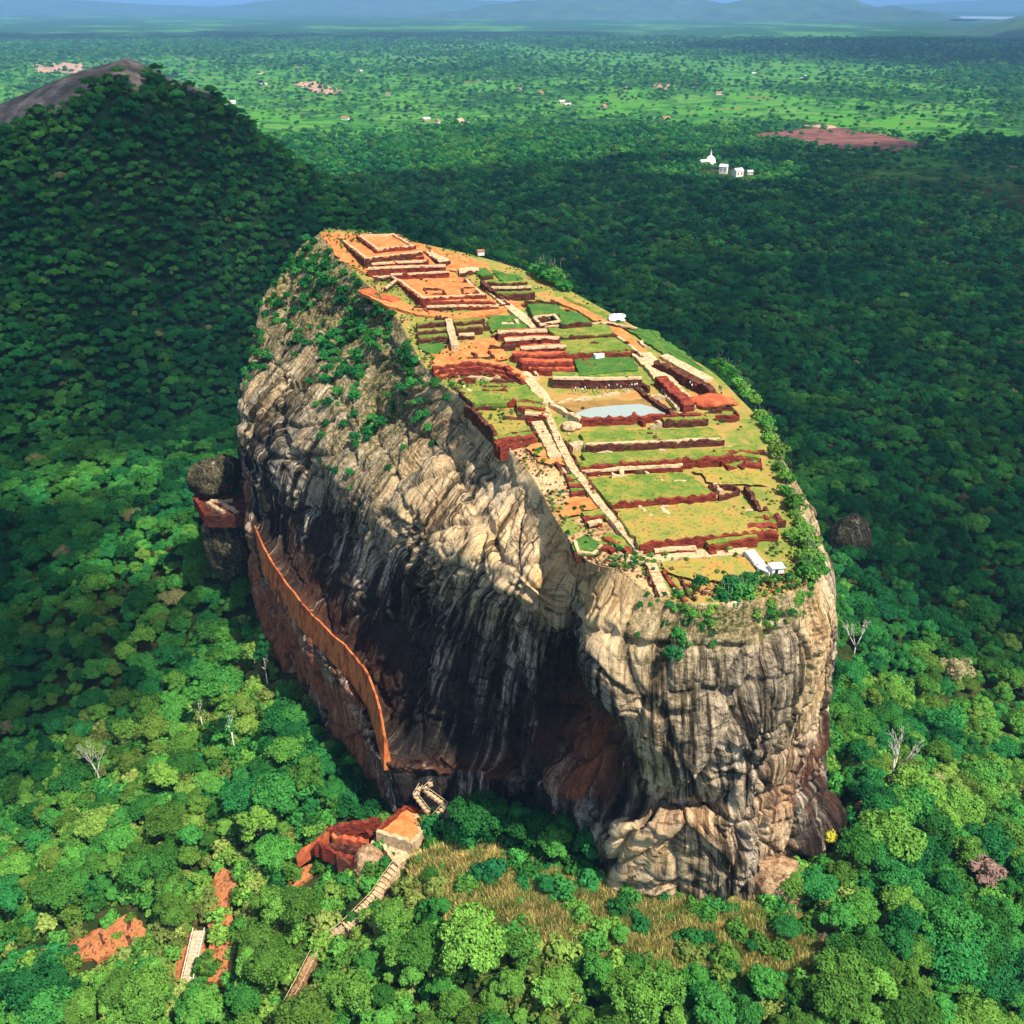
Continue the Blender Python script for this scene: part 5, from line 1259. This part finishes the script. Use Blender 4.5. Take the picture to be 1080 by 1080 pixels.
def earth_mound(name, label, px_, mat, h=.4, z0=None, wallm=None):
    P = np.array([gpt(a, b) for a, b in px_]); S = soft_poly(P, 2.0, .5, nseed()); S[:, 2] = land_z(S[:, 0], S[:, 1])+h
    c_ = P.mean(0); n_ = len(S); V = np.vstack((S, (c_[0], c_[1], c_[2]+h+.5), S-(0, 0, 4)))
    return tag(MB().add(V, [(k, (k+1) % n_, n_) for k in range(n_)]+[(k, n_+1+k, n_+1+(k+1) % n_, (k+1) % n_) for k in range(n_)]).obj(name, M[mat]), kind='structure')
earth_mound('earth', '', [(24, 1022), (50, 1000), (84, 994), (108, 978), (140, 968), (158, 982), (156, 1006), (96, 1016)], 'soil', 1.2)
earth_mound('earth', '', [(150, 1000), (165, 968), (176, 962), (170, 985)], 'soil', 1.0)
earth_mound('earth', '', [(222, 1040), (220, 985), (224, 940), (230, 918), (250, 920), (246, 960), (250, 1000), (248, 1040)], 'soil', 1.6)
earth_mound('earth', '', [(298, 938), (312, 920), (332, 914), (330, 926), (310, 940)], 'soil', 1.5)
earth_mound('earth', '', [(342, 935), (350, 912), (358, 914), (358, 936)], 'soil', 1.5)
earth_mound('earth', '', [(184, 1000), (206, 985), (219, 1010), (212, 1062), (182, 1058)], 'soil', 1.0)
# weathered timber stair with handrails on the lower left
a, b = gpt(196, 1056)+(0, 0, 2.2), gpt(212, 990)+(0, 0, 3.2)
flight('weathered timber stair with pale handrails climbing the orange bank at lower left', [a, b], 3.0, 'timber', rails='white')
for q, lab in (([(142, 1010), (135, 990), (138, 976)], 'low brick retaining wall across the orange clearing at lower left'), ([(112, 1000), (106, 988)], 'short brick kerb across the orange clearing at lower left')):
    P = np.array([gpt(*r) for r in q])+(0, 0, 2.2); tag(strip_mb(P, .8, 3, seed=nseed()).obj('brick_wall', M['brick_dark']), lab, 'wall')
# temple and scattered houses on the plain
def house(label, q, sx, sy, h, rz, wallm='white', roofm='roof', dome=False, grp=None, flat=False):
    p = at_z(q[0], q[1], 3.0); z = float(land_z(p[0], p[1])); t = thing('house' if not dome else 'temple_building', label, 'house' if not dome else 'temple', (p[0], p[1], z), grp)
    MB().box((p[0], p[1], z-1), sx, sy, h+1, rz).build('wall', M[wallm], t)
    ca, sa = math.cos(rz), math.sin(rz); f = lambda a, b, c_: (p[0]+ca*a-sa*b, p[1]+sa*a+ca*b, z+c_)
    o_ = .6; V = [f(-sx/2-o_, -sy/2-o_, h), f(sx/2+o_, -sy/2-o_, h), f(sx/2+o_, sy/2+o_, h), f(-sx/2-o_, sy/2+o_, h), f(-sx/2-o_, 0, h+sy*.35), f(sx/2+o_, 0, h+sy*.35)]
    MB().add(V, [(0, 1, 5, 4), (2, 3, 4, 5), (0, 4, 3), (1, 2, 5), (3, 2, 1, 0)]).build('roof', M['white' if flat else roofm], t)
    for k in (-.25, .25): MB().box((*f(sx*k, -sy/2-.03, 0)[:2], z+h*.35), sx*.14, .12, h*.35, rz).build('window', M['dark_window'], t)
    return t
def lathe(c, prof, n=20):
    mb = MB(); V = [(c[0]+r*math.cos(6.2832*k/n), c[1]+r*math.sin(6.2832*k/n), c[2]+z) for r, z in prof for k in range(n)]
    return mb.add(V, [(i*n+k, i*n+(k+1) % n, (i+1)*n+(k+1) % n, (i+1)*n+k) for i in range(len(prof)-1) for k in range(n)])
p = at_z(749, 173, 3.0); z = float(land_z(p[0], p[1])); t = thing('stupa', 'white bell-shaped shrine with a spire in the forest clearing', 'temple', (p[0], p[1], z))
lathe((p[0], p[1], z), [(13, -1), (13, 3), (10, 3.2), (9.5, 8), (8, 13), (4, 17), (2.2, 18)]).build('dome', M['white'], t, True); lathe((p[0], p[1], z), [(2.2, 17), (1.5, 20), (.6, 25), (.05, 30)], 12).build('spire', M['white'], t, True)
house('long white temple hall left of the white shrine in the forest', (742, 174), 14, 10, 9, .3, flat=True, dome=True)
house('white temple building between the shrine and the rightmost hall', (763, 181), 13, 11, 12, -.4, flat=True, dome=True)
house('rightmost large white temple hall in the forest clearing', (778, 184), 16, 11, 10, .5, flat=True, dome=True)
house('small white outbuilding right of the temple halls', (791, 182), 9, 7, 5, .1, flat=True, dome=True)
patch_pts = [at_z(*q, 1.0) for q in ((760, 166), (790, 168), (838, 176), (880, 186), (860, 187), (800, 178))]
tag(MB().prism([(q[0], q[1]) for q in soft_poly(np.array(patch_pts), 15, 3, 1)], -3, 1.2).obj('field', M['lawn_green']), kind='structure')
M['red_field'] = noise_mat('bare_red_field', [(.3, (.06, .035, .03)), (.46, (.13, .05, .04)), (.58, (.20, .085, .06)), (.70, (.05, .07, .025))], .02, 8)
M['sand'] = noise_mat('bare_sand', [(.3, (.26, .14, .08)), (.6, (.48, .30, .20))], .02, 6)
def plain_field(px_, mat, zz=2.0):
    S = soft_poly(np.array([at_z(a, b, zz) for a, b in px_]), 30, 8, nseed()); zmax = float(np.max(land_z(S[:, 0], S[:, 1])))+1.0
    tag(MB().prism([(q[0], q[1]) for q in S], zmax-14, zmax).obj('field', M[mat]), kind='structure')
plain_field([(790, 141), (830, 137), (875, 134), (930, 142), (978, 152), (950, 160), (900, 158), (840, 150)], 'red_field')
plain_field([(36, 68), (60, 66), (88, 67), (86, 77), (40, 77)], 'sand')
plain_field([(308, 88), (330, 86), (358, 95), (352, 101), (330, 97)], 'sand')
plain_field([(480, 124), (490, 123), (498, 131), (490, 133)], 'pale')
plain_field([(684, 89), (700, 88), (716, 92), (700, 95)], 'sand')
plain_field([(855, 132), (870, 131), (882, 134), (866, 136)], 'sand')
g = random.Random(8)
HT = ['low cream house with tiled roof among the bright green fields', 'small white farmhouse by itself in the distant fields']
for k in range(26):
    q = (g.uniform(330, 860), g.uniform(70, 128)) if k < 20 else (g.uniform(200, 330), g.uniform(70, 110))
    house(HT[k % 2], q, g.uniform(14, 24), g.uniform(9, 13), 5, g.uniform(0, 3), 'white' if k % 2 else 'pale', 'roof' if k % 3 else 'white', grp=['cream houses in the fields', 'white farmhouses in the fields'][k % 2])
# ------------------------------------------------------------------ clouds overhead (out of frame) that shade parts of the plain
cm, ns, ln, pb = new_mat('cloud_white'); pb.inputs['Base Color'].default_value = (.9, .9, .9, 1); pb.inputs['Roughness'].default_value = 1; pb.inputs['Specular IOR Level'].default_value = 0
o_ = ns['Material Output']; tb = N(ns, 'BsdfTransparent'); mxs = N(ns, 'MixShader'); mxs.inputs[0].default_value = .24
ln.new(tb.outputs[0], mxs.inputs[1]); ln.new(pb.outputs[0], mxs.inputs[2]); ln.new(mxs.outputs[0], o_.inputs[0])
IV, IF = ico(2)
def cloud(ground_polys, alt, spacing, r0, r1, seed, holes=(), dens=1.0):
    g = np.random.default_rng(seed); off = np.array(SUN)*(alt/SUN.z)
    Vs, Fs, n = [], [], 0
    for poly in ground_polys:
        P = np.array(poly); lo, hi = P.min(0), P.max(0)
        xs = np.arange(lo[0], hi[0], spacing); ys = np.arange(lo[1], hi[1], spacing)
        X, Y = np.meshgrid(xs, ys); X = X.ravel()+g.uniform(-.4, .4, X.size)*spacing; Y = Y.ravel()+g.uniform(-.4, .4, Y.size)*spacing
        k = in_poly(X, Y, poly) & (g.random(X.size) < dens)
        for (hx, hy, hr) in holes: k &= np.hypot(X-hx, Y-hy) > hr
        for x_, y_ in zip(X[k], Y[k]):
            r_ = g.uniform(r0, r1)
            v = IV*np.array((r_, r_, r_*.55)); v = v*(1+.16*fbm(v[:, 0]/(r_*.6)+x_, v[:, 1]/(r_*.6)+y_, v[:, 2]/(r_*.6), 2))[:, None]
            Vs.append(v+np.array((x_+off[0], y_+off[1], alt+g.uniform(0, r_*.5)))); Fs.append(IF+n); n += len(IV)
    V, F = np.concatenate(Vs), np.concatenate(Fs)
    c_ = np.array((V[:, 0].mean(), V[:, 1].mean(), V[:, 2].min()))
    tag(link('cloud', mesh_from('cloud', V-c_, F, cm, True), None, c_), kind='structure')
cloud([[(-1500, 500), (-420, 520), (-225, 480), (-215, 400), (-172, 352), (-150, 308), (-150, 285), (-220, 262), (-420, 235), (-900, 300), (-1900, 700)],
       [(-1900, 700), (-300, 560), (-150, 540), (60, 520), (170, 420), (210, 350), (330, 310), (700, 420), (1700, 1200), (1900, 2000), (1300, 2350), (400, 2050), (-200, 1750), (-700, 1500), (-1900, 1500)]],
      1200, 42, 34, 52, 1, holes=((-300, 420, 22), (tem[0], tem[1], 130)))
cloud([[(-7000, 7300), (-600, 8200), (900, 8600), (900, 10200), (-2500, 10000), (-7500, 9000)], [(1500, 5200), (3500, 4300), (7000, 6000), (7000, 9200), (3000, 8600), (900, 6900)]], 1600, 260, 190, 330, 2, dens=.9)

cloud([[(-1500, 520), (-420, 540), (-235, 490), (-222, 410), (-180, 356), (-158, 312), (-160, 290), (-230, 270), (-420, 250), (-900, 320)]], 1150, 36, 34, 50, 5)
# ------------------------------------------------------------------ the blue air of the distance
hm = bpy.data.materials.new('haze_air'); hm.use_nodes = True; hn = hm.node_tree
hn.nodes.remove(hn.nodes['Principled BSDF'])
pv = hn.nodes.new('ShaderNodeVolumePrincipled'); pv.inputs['Color'].default_value = (.26, .56, 1.0, 1); pv.inputs['Density'].default_value = 5.5e-5
pv.inputs['Anisotropy'].default_value = 0.0
hn.links.new(pv.outputs[0], hn.nodes['Material Output'].inputs['Volume'])
mb = MB(); mb.prism([(-62000, -62000), (62000, -62000), (62000, 62000), (-62000, 62000)], -90.0, 620.0)
tag(mb.obj('haze', hm), kind='stuff')
